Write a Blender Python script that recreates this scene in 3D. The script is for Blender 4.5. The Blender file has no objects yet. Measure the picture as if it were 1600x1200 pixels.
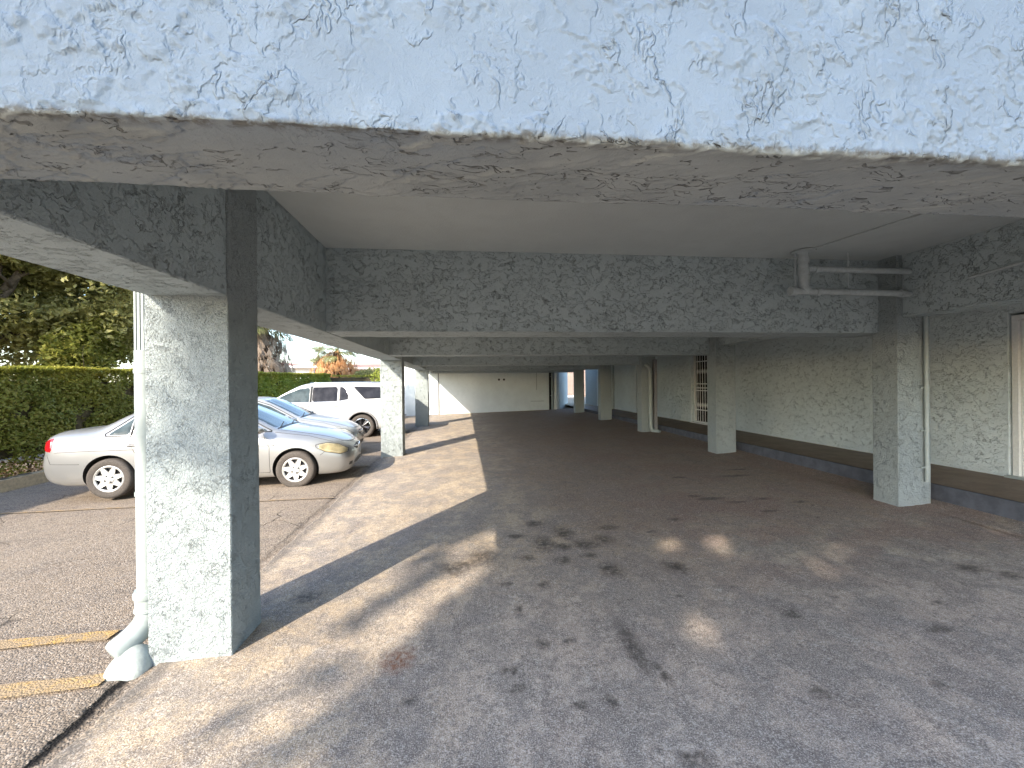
import bpy, bmesh, math, random
import numpy as np
from mathutils import Vector, Matrix
from mathutils.bvhtree import BVHTree
random.seed(7)
RNG = np.random.default_rng(11)
SC = bpy.context.scene
COL = SC.collection
R = math.radians

# ------------------------------------------------------------------ camera
EYE = Vector((0, 0, 1.65))
YAW, PIT, ROL, FPX = .1077, -.0011, .0107, 654.93
fwd = Vector((math.sin(YAW)*math.cos(PIT), math.cos(YAW)*math.cos(PIT), math.sin(PIT)))
rgt = Vector((math.cos(YAW), -math.sin(YAW), 0))
upv = rgt.cross(fwd)
cx = rgt*math.cos(ROL) - upv*math.sin(ROL)
cy = rgt*math.sin(ROL) + upv*math.cos(ROL)
cz = -fwd
cam = bpy.data.cameras.new('camera')
cam.sensor_width = 36; cam.lens = FPX/1600*36
cam.clip_start = .02; cam.clip_end = 2000
camo = bpy.data.objects.new('camera', cam)
camo.matrix_world = Matrix(((cx.x, cy.x, cz.x, EYE.x), (cx.y, cy.y, cz.y, EYE.y), (cx.z, cy.z, cz.z, EYE.z), (0, 0, 0, 1)))
COL.objects.link(camo); SC.camera = camo

# ------------------------------------------------------------------ light
SUNV = Vector((-1.02, -1.45, 1.0)).normalized()
ELEV = math.asin(SUNV.z)
w = bpy.data.worlds.new('World'); SC.world = w; w.use_nodes = True
wn = w.node_tree.nodes; wn.clear()
sky = wn.new('ShaderNodeTexSky'); sky.sky_type = 'NISHITA'; sky.sun_disc = False
sky.sun_elevation = ELEV; sky.sun_rotation = math.atan2(SUNV.x, SUNV.y) % (2*math.pi)
sky.air_density = 1.0; sky.dust_density = .9; sky.ozone_density = 1.3
bgn = wn.new('ShaderNodeBackground'); bgn.inputs[1].default_value = .15
won = wn.new('ShaderNodeOutputWorld')
w.node_tree.links.new(sky.outputs[0], bgn.inputs[0]); w.node_tree.links.new(bgn.outputs[0], won.inputs[0])
sun = bpy.data.lights.new('sun', 'SUN'); sun.energy = 2.35; sun.angle = R(.55); sun.color = (1, .885, .72)
suno = bpy.data.objects.new('sun', sun); suno.rotation_euler = (-SUNV).to_track_quat('-Z', 'Y').to_euler()
COL.objects.link(suno)
SC.view_settings.view_transform = 'Standard'; SC.view_settings.look = 'None'
SC.view_settings.exposure = 2.12; SC.view_settings.gamma = 1
SC.cycles.max_bounces = 10; SC.cycles.diffuse_bounces = 8; SC.cycles.transparent_max_bounces = 8
SC.cycles.use_denoising = True

# ------------------------------------------------------------------ materials
class NT:
    def __init__(s, name):
        s.m = bpy.data.materials.new(name); s.m.use_nodes = True
        s.t = s.m.node_tree; s.n = s.t.nodes; s.n.clear()
        s.out = s.n.new('ShaderNodeOutputMaterial'); s.b = s.n.new('ShaderNodeBsdfPrincipled')
        s.t.links.new(s.b.outputs[0], s.out.inputs[0])
        g = s.n.new('ShaderNodeNewGeometry'); s.pos = g.outputs['Position']; s.geo = g
    def lk(s, a, b): s.t.links.new(a, b)
    def setv(s, sock, v):
        if hasattr(v, 'is_output') or isinstance(v, bpy.types.NodeSocket): s.lk(v, sock)
        else:
            if sock.type == 'RGBA' and len(v) == 3: v = (*v, 1)
            sock.default_value = v
    def math(s, op, a, b=0., c=0., clamp=False):
        n = s.n.new('ShaderNodeMath'); n.operation = op; n.use_clamp = clamp
        s.setv(n.inputs[0], a); s.setv(n.inputs[1], b); s.setv(n.inputs[2], c); return n.outputs[0]
    def vmath(s, op, a, b=(0, 0, 0), out=0):
        n = s.n.new('ShaderNodeVectorMath'); n.operation = op
        s.setv(n.inputs[0], a); s.setv(n.inputs[1], b); return n.outputs[out]
    def scale(s, sc, vec=None):
        return s.vmath('MULTIPLY', vec or s.pos, sc)
    def noise(s, scale, detail=3, rough=.55, dist=0, vec=None, color=False):
        n = s.n.new('ShaderNodeTexNoise'); n.inputs['Scale'].default_value = scale
        n.inputs['Detail'].default_value = detail; n.inputs['Roughness'].default_value = rough; n.inputs['Distortion'].default_value = dist
        s.lk(vec or s.pos, n.inputs['Vector']); return n.outputs[1 if color else 0]
    def voro(s, scale, vec=None, feature='F1', out='Distance'):
        n = s.n.new('ShaderNodeTexVoronoi'); n.feature = feature; n.inputs['Scale'].default_value = scale
        s.lk(vec or s.pos, n.inputs['Vector']); return n.outputs[out]
    def mr(s, v, a, b, c=0., d=1., smooth=True):
        n = s.n.new('ShaderNodeMapRange'); n.interpolation_type = 'SMOOTHSTEP' if smooth else 'LINEAR'
        s.setv(n.inputs[0], v)
        for i, x in enumerate((a, b, c, d)): s.setv(n.inputs[i+1], x)
        return n.outputs[0]
    def mix(s, f, a, b, typ='MIX'):
        n = s.n.new('ShaderNodeMix'); n.data_type = 'RGBA'; n.blend_type = typ
        s.setv(n.inputs[0], f); s.setv(n.inputs[6], a); s.setv(n.inputs[7], b); return n.outputs[2]
    def bump(s, h, strength, dist, prev=None):
        n = s.n.new('ShaderNodeBump'); n.inputs['Strength'].default_value = strength; n.inputs['Distance'].default_value = dist
        s.lk(h, n.inputs['Height'])
        if prev: s.lk(prev, n.inputs['Normal'])
        return n.outputs[0]
    def fin(s, col, rough=.8, normal=None, metal=0., spec=None):
        s.setv(s.b.inputs['Base Color'], col); s.setv(s.b.inputs['Roughness'], rough)
        s.b.inputs['Metallic'].default_value = metal
        if spec is not None: s.b.inputs['Specular IOR Level'].default_value = spec
        if normal: s.lk(normal, s.b.inputs['Normal'])
        return s.m

def stucco(name, base, var=.06, ridge=1.0, fine=1.0, crease_shade=.35, stretch=(1, 1, 1), geo_only=False):
    t = NT(name)
    P = t.scale(stretch)
    wp = t.noise(5, 2, vec=P, color=True)
    PW = t.vmath('ADD', P, t.scale((.07, .07, .07), wp))
    dens = t.mr(t.noise(2.1, 2), .35, .62, .07, .0)
    n1 = t.noise(6.5, 5, .66, .2, PW)
    lines = t.mr(t.math('ABSOLUTE', t.math('SUBTRACT', n1, .5)), .0, .013, 1, 0)
    mask = t.mr(t.math('SUBTRACT', t.noise(9, 2, .5, 0, P), dens), .53, .60)
    crease = t.math('MULTIPLY', lines, mask)
    n3 = t.noise(17, 4, .64, .2, PW)
    lines2 = t.math('MULTIPLY', t.mr(t.math('ABSOLUTE', t.math('SUBTRACT', n3, .52)), 0, .018, 1, 0), t.mr(t.noise(13, 1, .5, 0, P), .54, .62))
    dash = t.mr(t.math('SUBTRACT', t.noise(22, 4, .66, .7, PW), dens), .625, .665)
    plate = t.mr(t.noise(9, 6, .68, 0, PW), .49, .54)
    grain = t.noise(150, 3, .6, 0, P)
    med = t.noise(70, 3, .6, .8, P)
    h = t.math('MULTIPLY', crease, -1.9*ridge)
    h = t.math('MULTIPLY_ADD', lines2, -1.3*ridge, h)
    h = t.math('MULTIPLY_ADD', dash, -1.1*ridge, h)
    h = t.math('MULTIPLY_ADD', plate, .75*ridge, h)
    h = t.math('MULTIPLY_ADD', med, 1.25*fine, h)
    h = t.math('MULTIPLY_ADD', grain, .30*fine, h)
    nm = t.bump(h, 1.0, .0085)
    big = t.noise(.9, 3, .6); spl = t.noise(6, 4, .65)
    c = t.mix(t.mr(big, .3, .7), tuple(x*(1-var) for x in base), tuple(min(1, x*(1+var)) for x in base))
    c = t.mix(t.mr(spl, .45, .75, 0, .35), c, tuple(x*.86 for x in base))
    cre = t.math('MULTIPLY', t.math('MAXIMUM', t.math('MAXIMUM', crease, dash), t.math('MULTIPLY', lines2, .6)), crease_shade)
    c = t.mix(cre, c, (.10, .11, .11))  # creases tinted dark in the colour to stand in for relief shade
    return t.fin(c, .85, nm, spec=.25)

def simple(name, col, rough=.6, metal=0., nscale=30, nvar=.12, bump=.0, coat=0., spec=None, big=2.0):
    t = NT(name)
    n = t.noise(nscale, 4, .6); g = t.noise(big, 3, .6)
    c = t.mix(t.mr(n, .3, .7), tuple(x*(1-nvar) for x in col), tuple(min(1, x*(1+nvar)) for x in col))
    c = t.mix(t.mr(g, .4, .75, 0, nvar*2), c, tuple(x*.7 for x in col))
    nm = t.bump(n, .6, bump) if bump else None
    m = t.fin(c, t.mr(g, .2, .8, rough*.85, min(1, rough*1.15)), nm, metal, spec)
    t.b.inputs['Coat Weight'].default_value = coat
    t.b.inputs['Coat Roughness'].default_value = .06
    return m

def paint(name, col, rough=.35, metal=.35, dust=(.42, .39, .34)):
    t = NT(name)
    fl = t.noise(900, 1, .5)
    sep = t.n.new('ShaderNodeSeparateXYZ'); t.lk(t.pos, sep.inputs[0])
    low = t.mr(sep.outputs[2], .55, .1, 0, .45)
    dn = t.math('MULTIPLY', low, t.mr(t.noise(7, 4, .6), .3, .8, .3, 1))
    c = t.mix(t.mr(fl, .4, .6, 0, .08), col, tuple(x*.7 for x in col))
    c = t.mix(dn, c, dust)
    c = t.mix(t.mr(t.noise(3, 4, .6), .45, .8, 0, .2), c, tuple(x*.82 for x in col))
    m = t.fin(c, t.mr(dn, 0, .5, rough, .7), None, metal)
    t.b.inputs['Coat Weight'].default_value = .6; t.b.inputs['Coat Roughness'].default_value = .08
    return m

def leafmat(name, a, b, c3, trans=.42):
    t = NT(name)
    oi = t.voro(2.2, out='Color'); n = t.noise(1.3, 3, .6); f = t.noise(18, 2, .6)
    c = t.mix(t.mr(n, .35, .65), a, b)
    c = t.mix(t.mr(f, .48, .68, 0, .8), c, c3)
    m = t.fin(c, .5, None, 0, .35)
    t.b.inputs['Transmission Weight'].default_value = 0
    tr = t.n.new('ShaderNodeBsdfTranslucent'); t.setv(tr.inputs[0], c)
    mx = t.n.new('ShaderNodeMixShader'); mx.inputs[0].default_value = trans
    t.lk(t.b.outputs[0], mx.inputs[1]); t.lk(tr.outputs[0], mx.inputs[2]); t.lk(mx.outputs[0], t.out.inputs[0])
    return m

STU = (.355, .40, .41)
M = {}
M['stucco'] = stucco('stucco', STU, ridge=.8, fine=2.0, crease_shade=.18)
M['stucco_beam'] = stucco('stucco_beam', (.42, .48, .495), ridge=1.0, fine=.6, crease_shade=.34, stretch=(.8, .8, 1.0))
M['stucco_wall'] = stucco('stucco_wall', (.58, .65, .67), ridge=.7, fine=.7, crease_shade=.22, stretch=(1, .8, 1.15))
M['stucco_endwall'] = stucco('stucco_endwall', (.70, .75, .75), ridge=.1, fine=.25, crease_shade=.03)
M['ceiling'] = stucco('ceiling_paint', (.50, .54, .54), ridge=.0, fine=.35, crease_shade=.0)
def fascia_mat():
    t = NT('fascia_stucco')
    sep = t.n.new('ShaderNodeSeparateXYZ'); t.lk(t.pos, sep.inputs[0])
    under = t.mr(sep.outputs[2], 2.219, 2.206)
    g = t.noise(260, 3, .65); med = t.noise(85, 4, .62, .5)
    mp = t.n.new('ShaderNodeMapping'); mp.inputs['Rotation'].default_value = (0, 0, R(38)); mp.inputs['Scale'].default_value = (.5, 1.3, 1); t.lk(t.pos, mp.inputs[0])
    wp = t.vmath('ADD', mp.outputs[0], t.scale((.07, .07, .07), t.noise(9, 2, color=True)))
    n1 = t.noise(13, 3, .6, .9, wp); n2 = t.noise(30, 2, .6, 1.2, wp)
    cr1 = t.math('MULTIPLY', t.mr(t.math('ABSOLUTE', t.math('SUBTRACT', n1, .5)), 0, .012, 1, 0), t.mr(t.noise(8, 2, .5, 0, mp.outputs[0]), .50, .58))
    cr2 = t.mr(n2, .655, .69)
    crs = t.math('MULTIPLY', t.math('MAXIMUM', cr1, cr2), under)
    wf = t.vmath('ADD', t.pos, t.scale((.06, .06, .06), t.noise(11, 3, color=True)))
    zone = t.mr(t.noise(4.5, 3, .6, 0, wf), .40, .58, .15, 1)
    pl = t.mr(t.noise(10, 4, .60, 0, t.scale((1.1, 1, .75), wf)), .48, .545); pl2 = t.mr(t.noise(30, 3, .6, 0, wf), .50, .64)
    fr = t.mr(t.math('ABSOLUTE', t.math('SUBTRACT', t.noise(5.5, 4, .58, 0, t.scale((1.3, 1, .6), wf)), .5)), 0, .020, 1, 0)
    fr = t.math('MULTIPLY', fr, t.mr(t.noise(7, 2), .5, .6))
    h = t.math('MULTIPLY_ADD', med, .45, t.math('MULTIPLY', g, .22))
    hz = t.math('MULTIPLY', t.math('ADD', pl, t.math('MULTIPLY', pl2, .35)), zone)
    hz = t.math('MULTIPLY_ADD', fr, 1.2, hz)
    h = t.math('MULTIPLY_ADD', t.math('MULTIPLY', hz, t.math('SUBTRACT', 1.0, under)), .9, h)
    h = t.math('MULTIPLY_ADD', crs, -2.6, h)
    nm = t.bump(h, 1.0, .0050)
    c = t.mix(t.mr(t.noise(3, 4, .6), .35, .7), (.28, .34, .405), (.25, .305, .365))
    # grime along the drip edge; neutral grey soffit colour
    edge = t.mr(t.math('ABSOLUTE', t.math('SUBTRACT', sep.outputs[2], 2.213)), .0, .016, 1, 0)
    yedge = t.mr(sep.outputs[1], .95, .985, 1, 0)
    e = t.math('MULTIPLY', t.math('MULTIPLY', edge, yedge), t.mr(t.noise(28, 4, .65), .42, .58))
    c = t.mix(under, c, t.mix(t.mr(t.noise(4, 4, .6), .35, .65), (.30, .325, .325), (.36, .385, .38)))
    c = t.mix(t.math('MULTIPLY', e, .75), c, (.12, .11, .09))
    at = t.n.new('ShaderNodeAttribute'); at.attribute_name = 'crev'
    c = t.mix(t.math('MULTIPLY', at.outputs['Fac'], .08), c, (.16, .17, .17))  # crevices darkened in colour as painted relief shade
    c = t.mix(t.math('MULTIPLY', crs, .5), c, (.07, .065, .055))  # soffit creases drawn dark in colour where relief shading does not show
    return t.fin(c, .75, nm, spec=.3)
M['fascia'] = fascia_mat()
M['pvc'] = simple('painted_pvc', (.31, .35, .345), .45, nscale=14, nvar=.06, bump=.0008)
M['pipe_grey'] = simple('painted_iron', (.42, .46, .47), .5, nscale=25, nvar=.1, bump=.001)
M['mortar'] = simple('painted_mortar', (.35, .39, .38), .8, nscale=18, nvar=.1, bump=.008)
M['dark'] = simple('dark_void', (.02, .02, .022), .8)
M['white_metal'] = simple('white_metal', (.68, .69, .68), .4, nvar=.06)
M['black_plastic'] = simple('black_plastic', (.03, .03, .032), .55)
M['grey_plastic'] = simple('grey_plastic', (.22, .22, .23), .6)
M['rubber'] = simple('tyre_rubber', (.075, .065, .058), .9, nscale=60, nvar=.25, bump=.001)
M['chrome'] = simple('chrome', (.7, .7, .7), .15, 1., nvar=.05)
M['hubcap'] = simple('hubcap_silver', (.62, .62, .61), .35, .5, nvar=.08)
M['alloy_dark'] = simple('alloy_dark', (.05, .05, .055), .3, .6)
M['silver'] = paint('silver_paint', (.36, .365, .37), .36, .6)
M['pearl'] = paint('pale_silver_paint', (.44, .445, .44), .35, .35)
M['white_paint'] = paint('white_car_paint', (.46, .46, .46), .3, 0.)
M['red_lens'] = simple('red_lens', (.42, .008, .015), .15, 0, coat=1)
M['amber'] = simple('aged_headlight', (.50, .43, .26), .12, .3, nscale=9, nvar=.35, coat=1)
M['clear_lens'] = simple('clear_headlight', (.6, .6, .55), .1, .3, nscale=9, nvar=.35, coat=1)
def glassm(name, col, rough=.03):
    t = NT(name); n = t.noise(5, 3, .6)
    c = t.mix(t.mr(n, .3, .7), col, tuple(x*1.6+.01 for x in col))
    m = t.fin(c, rough, None, 0, .22); t.b.inputs['IOR'].default_value = 1.5
    return m
M['glass'] = glassm('car_glass', (.035, .05, .055)); M['tint'] = glassm('tinted_glass', (.012, .012, .015))
M['bark'] = simple('bark', (.10, .08, .06), .9, nscale=22, nvar=.4, bump=.02)
M['leaf_tree'] = leafmat('tree_leaf', (.24, .25, .08), (.38, .36, .12), (.52, .47, .25), .5)
M['leaf_shade'] = leafmat('shade_tree_leaf', (.05, .07, .02), (.08, .10, .03), (.10, .11, .04), .12)
M['leaf_hedge'] = leafmat('hedge_leaf', (.17, .20, .04), (.28, .29, .06), (.40, .34, .10), .5)
M['leaf_top'] = leafmat('hedge_top_leaf', (.26, .28, .04), (.36, .34, .05), (.42, .36, .08))
M['leaf_bush'] = leafmat('bush_leaf', (.22, .30, .04), (.34, .38, .06), (.46, .43, .09))
M['hedge_core'] = simple('hedge_twigs', (.07, .058, .03), .9, nscale=12, nvar=.5, bump=.03)
M['litter'] = leafmat('dead_leaf', (.20, .11, .055), (.30, .19, .10), (.38, .27, .17), .1)
M['dead_frond'] = leafmat('dead_frond', (.22, .16, .11), (.30, .23, .17), (.36, .30, .24), .1)
M['orange_frond'] = leafmat('orange_frond', (.42, .18, .06), (.52, .26, .09), (.46, .34, .20), .15)
M['palm_leaf'] = leafmat('palm_leaf', (.13, .15, .05), (.20, .21, .08), (.34, .31, .17), .2)
M['house_white'] = simple('house_white', (.74, .73, .70), .8, nvar=.04)
M['house_pink'] = simple('house_pink', (.62, .45, .34), .8, nvar=.06)
M['roof_tile'] = simple('roof_tile', (.42, .20, .15), .8, nscale=6, nvar=.25)
M['wire'] = simple('wire', (.03, .03, .03), .7)
M['soil'] = simple('soil', (.16, .12, .08), .95, nscale=8, nvar=.4, bump=.01)
M['kerb_paint'] = simple('kerb_grey_paint', (.085, .092, .115), .65, nscale=7, nvar=.25, bump=.003)
M['kerb_conc'] = simple('kerb_concrete', (.30, .24, .16), .85, nscale=20, nvar=.2, bump=.003)
M['stencil'] = simple('stencil_black', (.06, .05, .04), .8, nvar=.3)

def floor_mat():
    t = NT('garage_concrete')
    sep = t.n.new('ShaderNodeSeparateXYZ'); t.lk(t.pos, sep.inputs[0])
    X, Y = sep.outputs[0], sep.outputs[1]
    big = t.noise(.55, 5, .62, .4); mid = t.noise(2.6, 6, .68, .5); fine = t.noise(34, 6, .75); sp = t.noise(150, 3, .7)
    near = t.math('MULTIPLY', t.mr(Y, 4.2, 2.6), t.mr(X, -1.2, .4))
    c = t.mix(t.mr(big, .35, .65), (.46, .355, .24), (.53, .425, .30))
    c = t.mix(near, c, t.mix(t.mr(big, .4, .6), (.44, .355, .29), (.53, .44, .365)))
    c = t.mix(t.mr(mid, .44, .58, 0, .7), c, (.25, .22, .195))
    c = t.mix(t.mr(t.noise(8, 6, .75, .3), .47, .60, 0, .6), c, (.21, .185, .165))
    c = t.mix(t.mr(t.noise(5.3, 6, .75, .3), .44, .30, 0, .45), c, (.60, .55, .50))
    c = t.mix(t.mr(t.noise(1.1, 5, .7, .8, t.scale((1.2, .8, 1))), .5, .62, 0, .4), c, (.24, .215, .205))
    # years of drips and tyre dirt deeper in the bays
    wx = t.math('ADD', X, t.math('MULTIPLY', t.math('SUBTRACT', t.noise(.8, 4, .6), .5), 2.6))
    wy = t.math('ADD', Y, t.math('MULTIPLY', t.math('SUBTRACT', t.noise(.7, 4, .6, 0, t.scale((1.3, 1.3, 1))), .5), 2.6))
    bay = t.math('MULTIPLY', t.mr(wx, .1, 1.6), t.mr(wy, 3.0, 4.9))
    c = t.mix(t.math('MULTIPLY', bay, .62), c, t.mix(t.mr(mid, .35, .65), (.165, .10, .072), (.275, .19, .14)))
    red = t.math('MULTIPLY', t.mr(t.noise(1.1, 4, .6, .5, t.scale((1, 1.4, 1))), .42, .60), t.math('MULTIPLY', t.mr(wx, 1.6, 2.6), t.mr(wy, 2.4, 3.6)))
    c = t.mix(t.math('MULTIPLY', red, .55), c, (.25, .145, .115))
    c = t.mix(t.mr(t.noise(2.1, 6, .74, .3, t.scale((1.6, .8, 1))), .50, .64, 0, .5), c, (.19, .155, .135))
    c = t.mix(t.mr(fine, .46, .64, 0, .55), c, (.17, .15, .14))
    c = t.mix(t.mr(fine, .46, .34, 0, .4), c, (.62, .57, .51))
    c = t.mix(t.mr(sp, .53, .62, 0, .62), c, (.74, .68, .62))
    c = t.mix(t.mr(sp, .47, .38, 0, .7), c, (.10, .085, .08))
    # oil and tyre spots
    wv = t.vmath('ADD', t.pos, t.scale((.13, .13, 0), t.vmath('SUBTRACT', t.noise(7, 4, .65, color=True), (.5, .5, .5))))
    def spot(x, y, rx, ry, a=0):
        d = t.vmath('SUBTRACT', wv, (x, y, 0))
        d = t.vmath('MULTIPLY', d, (1/rx, 1/ry, 0))
        return t.mr(t.vmath('LENGTH', d, out=1), .15, 1.5, 1, 0)
    acc = None
    spots = [(.98, 2.42, .06, .24), (1.05, 2.2, .03, .1), (-.05, 3.75, .2, .12), (.9, 4.0, .1, .1), (1.1, 3.75, .08, .06), (.55, 3.8, .07, .06), (1.5, 4.4, .12, .07), (.5, 4.35, .12, .06), (2.3, 4.5, .1, .04), (1.9, 4.2, .06, .03), (-.3, 2.2, .04, .03), (1.6, 1.5, .05, .03), (2.4, 1.9, .05, .03), (.35, 2.95, .035, .07), (.22, 2.35, .05, .045), (.55, 2.06, .05, .035), (.72, 2.06, .035, .05), (.25, 2.2, .06, .035), (.95, 1.68, .08, .045),
             (.55, 1.62, .04, .05), (.1, 3.9, .16, .20), (-.12, 3.7, .10, .16), (.75, 4.1, .12, .2), (1.0, 4.35, .10, .2), (1.15, 4.0, .14, .12), (1.35, 4.1, .1, .12), (.85, 3.7, .08, .08), (.75, 4.7, .1, .1),
             (1.2, 3.45, .10, .14), (1.75, 3.4, .10, .12), (3.15, 5.15, .20, .07), (3.35, 4.95, .14, .05), (3.0, 5.3, .1, .05), (3.75, 5.0, .12, .04), (4.1, 4.8, .1, .05), (3.5, 4.55, .10, .04), (4.2, 6.2, .25, .06), (4.5, 6.6, .2, .05), (3.3, 6.3, .12, .05), (2.6, 2.75, .03, .02), (4.0, 2.95, .12, .09), (4.15, 2.8, .1, .06), (3.2, 2.55, .06, .03), (2.9, 2.3, .09, .03), (2.15, 2.6, .06, .05),
             (1.75, 1.95, .06, .05), (.45, 2.55, .05, .05), (.62, 2.55, .05, .04), (-1.25, 3.4, .12, .10), (.6, 3.3, .05, .05), (.3, 3.35, .05, .04), (1.55, 2.95, .03, .02), (2.0, 3.0, .03, .02)]
    for s_ in spots:
        v = spot(*s_); acc = v if acc is None else t.math('MAXIMUM', acc, v)
    acc = t.math('MULTIPLY', acc, t.mr(t.noise(20, 5, .75), .36, .58, .2, .84))
    c = t.mix(acc, c, (.035, .028, .024))
    # fine drips scattered
    dr = t.mr(t.voro(4.3, t.scale((1, 1, 0), wv)), .03, .09, .75, 0)
    c = t.mix(t.math('MULTIPLY', dr, t.mr(t.noise(.9, 2), .45, .6)), c, (.04, .033, .03))
    seam = t.mr(t.math('ADD', X, t.math('MULTIPLY', t.noise(7, 4, .65), .22)), -1.60, -1.72)
    c = t.mix(t.math('MULTIPLY', seam, t.mr(t.noise(60, 3, .7), .4, .6, .35, .95)), c, (.13, .115, .10))
    ru = spot(-.42, 2.55, .10, .11)
    c = t.mix(t.math('MULTIPLY', ru, t.mr(fine, .4, .6, .2, .9)), c, (.26, .10, .045))
    # hairline scratches, broom finish, one long pale joint in the bays
    br = t.noise(60, 3, .6, 0, t.scale((1.0, .12, 1)))
    jt = t.mr(t.math('ABSOLUTE', t.math('SUBTRACT', t.math('MULTIPLY_ADD', X, .42, Y), t.math('ADD', 14.1, t.math('MULTIPLY', t.noise(1.5, 3), .2)))), .02, .07, .35, 0)
    jt = t.math('MULTIPLY', jt, t.mr(X, 1.2, 2.0))
    c = t.mix(jt, c, (.32, .27, .21))
    h = t.math('MULTIPLY_ADD', fine, .7, t.math('MULTIPLY', sp, .5)); h = t.math('MULTIPLY_ADD', br, .3, h)
    nm = t.bump(h, 1.0, .008)
    return t.fin(c, t.mr(acc, 0, 1, .88, .55), nm, spec=.3)
M['floor'] = floor_mat()
def asphalt_mat():
    t = NT('asphalt')
    big = t.noise(.5, 5, .6); v = t.voro(95, out='Color'); vd = t.voro(95); mid = t.noise(4, 5, .65); st = t.noise(1.6, 4, .6, .3, t.scale((.35, 1.6, 1)))
    sepc = t.n.new('ShaderNodeSeparateColor'); t.lk(v, sepc.inputs[0])
    c = t.mix(t.mr(big, .3, .7), (.235, .185, .14), (.29, .235, .18))
    c = t.mix(t.mr(mid, .45, .7, 0, .45), c, (.15, .125, .11))
    c = t.mix(t.mr(st, .5, .7, 0, .4), c, (.12, .10, .09))
    c = t.mix(t.mr(sepc.outputs[0], .55, 1, 0, .7), c, (.40, .35, .30))
    c = t.mix(t.mr(sepc.outputs[1], .6, 1, 0, .7), c, (.055, .05, .045))
    sx = t.n.new('ShaderNodeSeparateXYZ'); t.lk(t.pos, sx.inputs[0])
    sd = t.math('ABSOLUTE', t.math('ADD', sx.outputs[0], t.math('MULTIPLY_ADD', t.noise(4, 5, .7), .14, 1.90)))
    nr = t.mr(sx.outputs[1], 3.3, 2.5)
    sm = t.math('MULTIPLY', t.mr(sd, .006, .030, 1, 0), t.mr(t.math('ADD', nr, t.noise(3, 3, .6)), .55, .95, .12, 1)); sd2 = t.math('MULTIPLY', t.mr(sd, .02, .13, .7, 0), t.math('MULTIPLY_ADD', nr, .7, .3))
    c = t.mix(t.math('MULTIPLY', sd2, t.mr(t.noise(30, 3, .7), .4, .6)), c, (.07, .06, .05)); c = t.mix(sm, c, (.012, .010, .009))
    h = t.math('MULTIPLY_ADD', vd, -1.0, t.math('MULTIPLY', t.noise(50, 4, .7), .8)); h = t.math('MULTIPLY_ADD', sm, -5., h)
    h = t.math('MULTIPLY_ADD', t.noise(9, 4, .6), 1.2, h)
    # shrinkage cracks
    wv = t.vmath('ADD', t.pos, t.scale((.3, .3, 0), t.noise(2.5, 4, .65, color=True)))
    ck = t.math('MULTIPLY', t.mr(t.voro(.9, t.scale((1, 1, 0), wv), 'DISTANCE_TO_EDGE'), 0, .007, 1, 0), t.mr(t.noise(.7, 2), .45, .55))
    c = t.mix(t.math('MULTIPLY', ck, .8), c, (.03, .025, .02)); h = t.math('MULTIPLY_ADD', ck, -2.0, h)
    return t.fin(c, .92, t.bump(h, 1, .006), spec=.25)
M['asphalt'] = asphalt_mat()
def yellow_mat(name='worn_yellow_paint', worn=.75):
    t = NT(name)
    v = t.voro(95, out='Color'); sepc = t.n.new('ShaderNodeSeparateColor'); t.lk(v, sepc.inputs[0])
    wear = t.mr(t.noise(9, 5, .7), .34, .56)
    w2 = t.math('MAXIMUM', t.math('MULTIPLY_ADD', wear, 1-worn*.33, worn-.75), t.mr(sepc.outputs[0], .6, .9, 0, .8))
    c = t.mix(w2, (.44, .27, .075), (.24, .19, .14))
    h = t.math('MULTIPLY', t.voro(95), -1.)
    return t.fin(c, .85, t.bump(h, 1, .005))
M['yellow'] = yellow_mat(); M['yellow_faint'] = yellow_mat('faint_yellow_paint', 1.2)
def tile_mat():
    t = NT('walkway_tile')
    n = t.noise(3, 5, .65); f = t.noise(30, 4, .6)
    c = t.mix(t.mr(n, .35, .65), (.15, .10, .065), (.21, .15, .105))
    c = t.mix(t.mr(f, .5, .75, 0, .5), c, (.09, .06, .045))
    return t.fin(c, .6, t.bump(f, .5, .002))
M['tile'] = tile_mat()
def brick_mat():
    t = NT('brick')
    b = t.n.new('ShaderNodeTexBrick'); rot = t.n.new('ShaderNodeMapping'); rot.inputs['Rotation'].default_value = (R(90), 0, 0)
    t.lk(t.pos, rot.inputs[0]); t.lk(rot.outputs[0], b.inputs[0])
    b.inputs['Color1'].default_value = (.16, .085, .065, 1); b.inputs['Color2'].default_value = (.26, .17, .13, 1); b.inputs['Mortar'].default_value = (.42, .38, .34, 1)
    b.inputs['Scale'].default_value = 2.2; b.inputs['Mortar Size'].default_value = .035
    return t.fin(b.outputs[0], .85, t.bump(b.outputs[1], .6, -.01))
M['brick'] = brick_mat()

# ------------------------------------------------------------------ mesh helpers
def hashn(i, j, k, seed):
    h = (i.astype(np.int64)*374761393 + j.astype(np.int64)*668265263 + k.astype(np.int64)*2147483647 + seed*1274126177) & 0xffffffff
    h = ((h ^ (h >> 13)) * 1274126177) & 0xffffffff
    h = (h ^ (h >> 16)) & 0xffffff
    return h/0xffffff
def vnoise(P, sc, seed=0):
    Q = P*sc; F = np.floor(Q); f = Q-F; f = f*f*(3-2*f); I = F.astype(np.int64)
    r = 0
    for a in (0, 1):
        for b in (0, 1):
            for c in (0, 1):
                wgt = (f[:, 0] if a else 1-f[:, 0])*(f[:, 1] if b else 1-f[:, 1])*(f[:, 2] if c else 1-f[:, 2])
                r = r + wgt*hashn(I[:, 0]+a, I[:, 1]+b, I[:, 2]+c, seed)
    return r
def fbm(P, sc, seed=0, oct=4, g=.5):
    a, s, n = 1., 0., 0.
    for o in range(oct):
        s = s+a*vnoise(P+o*17.3, sc*2**o, seed+o); n += a; a *= g
    return s/n
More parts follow.
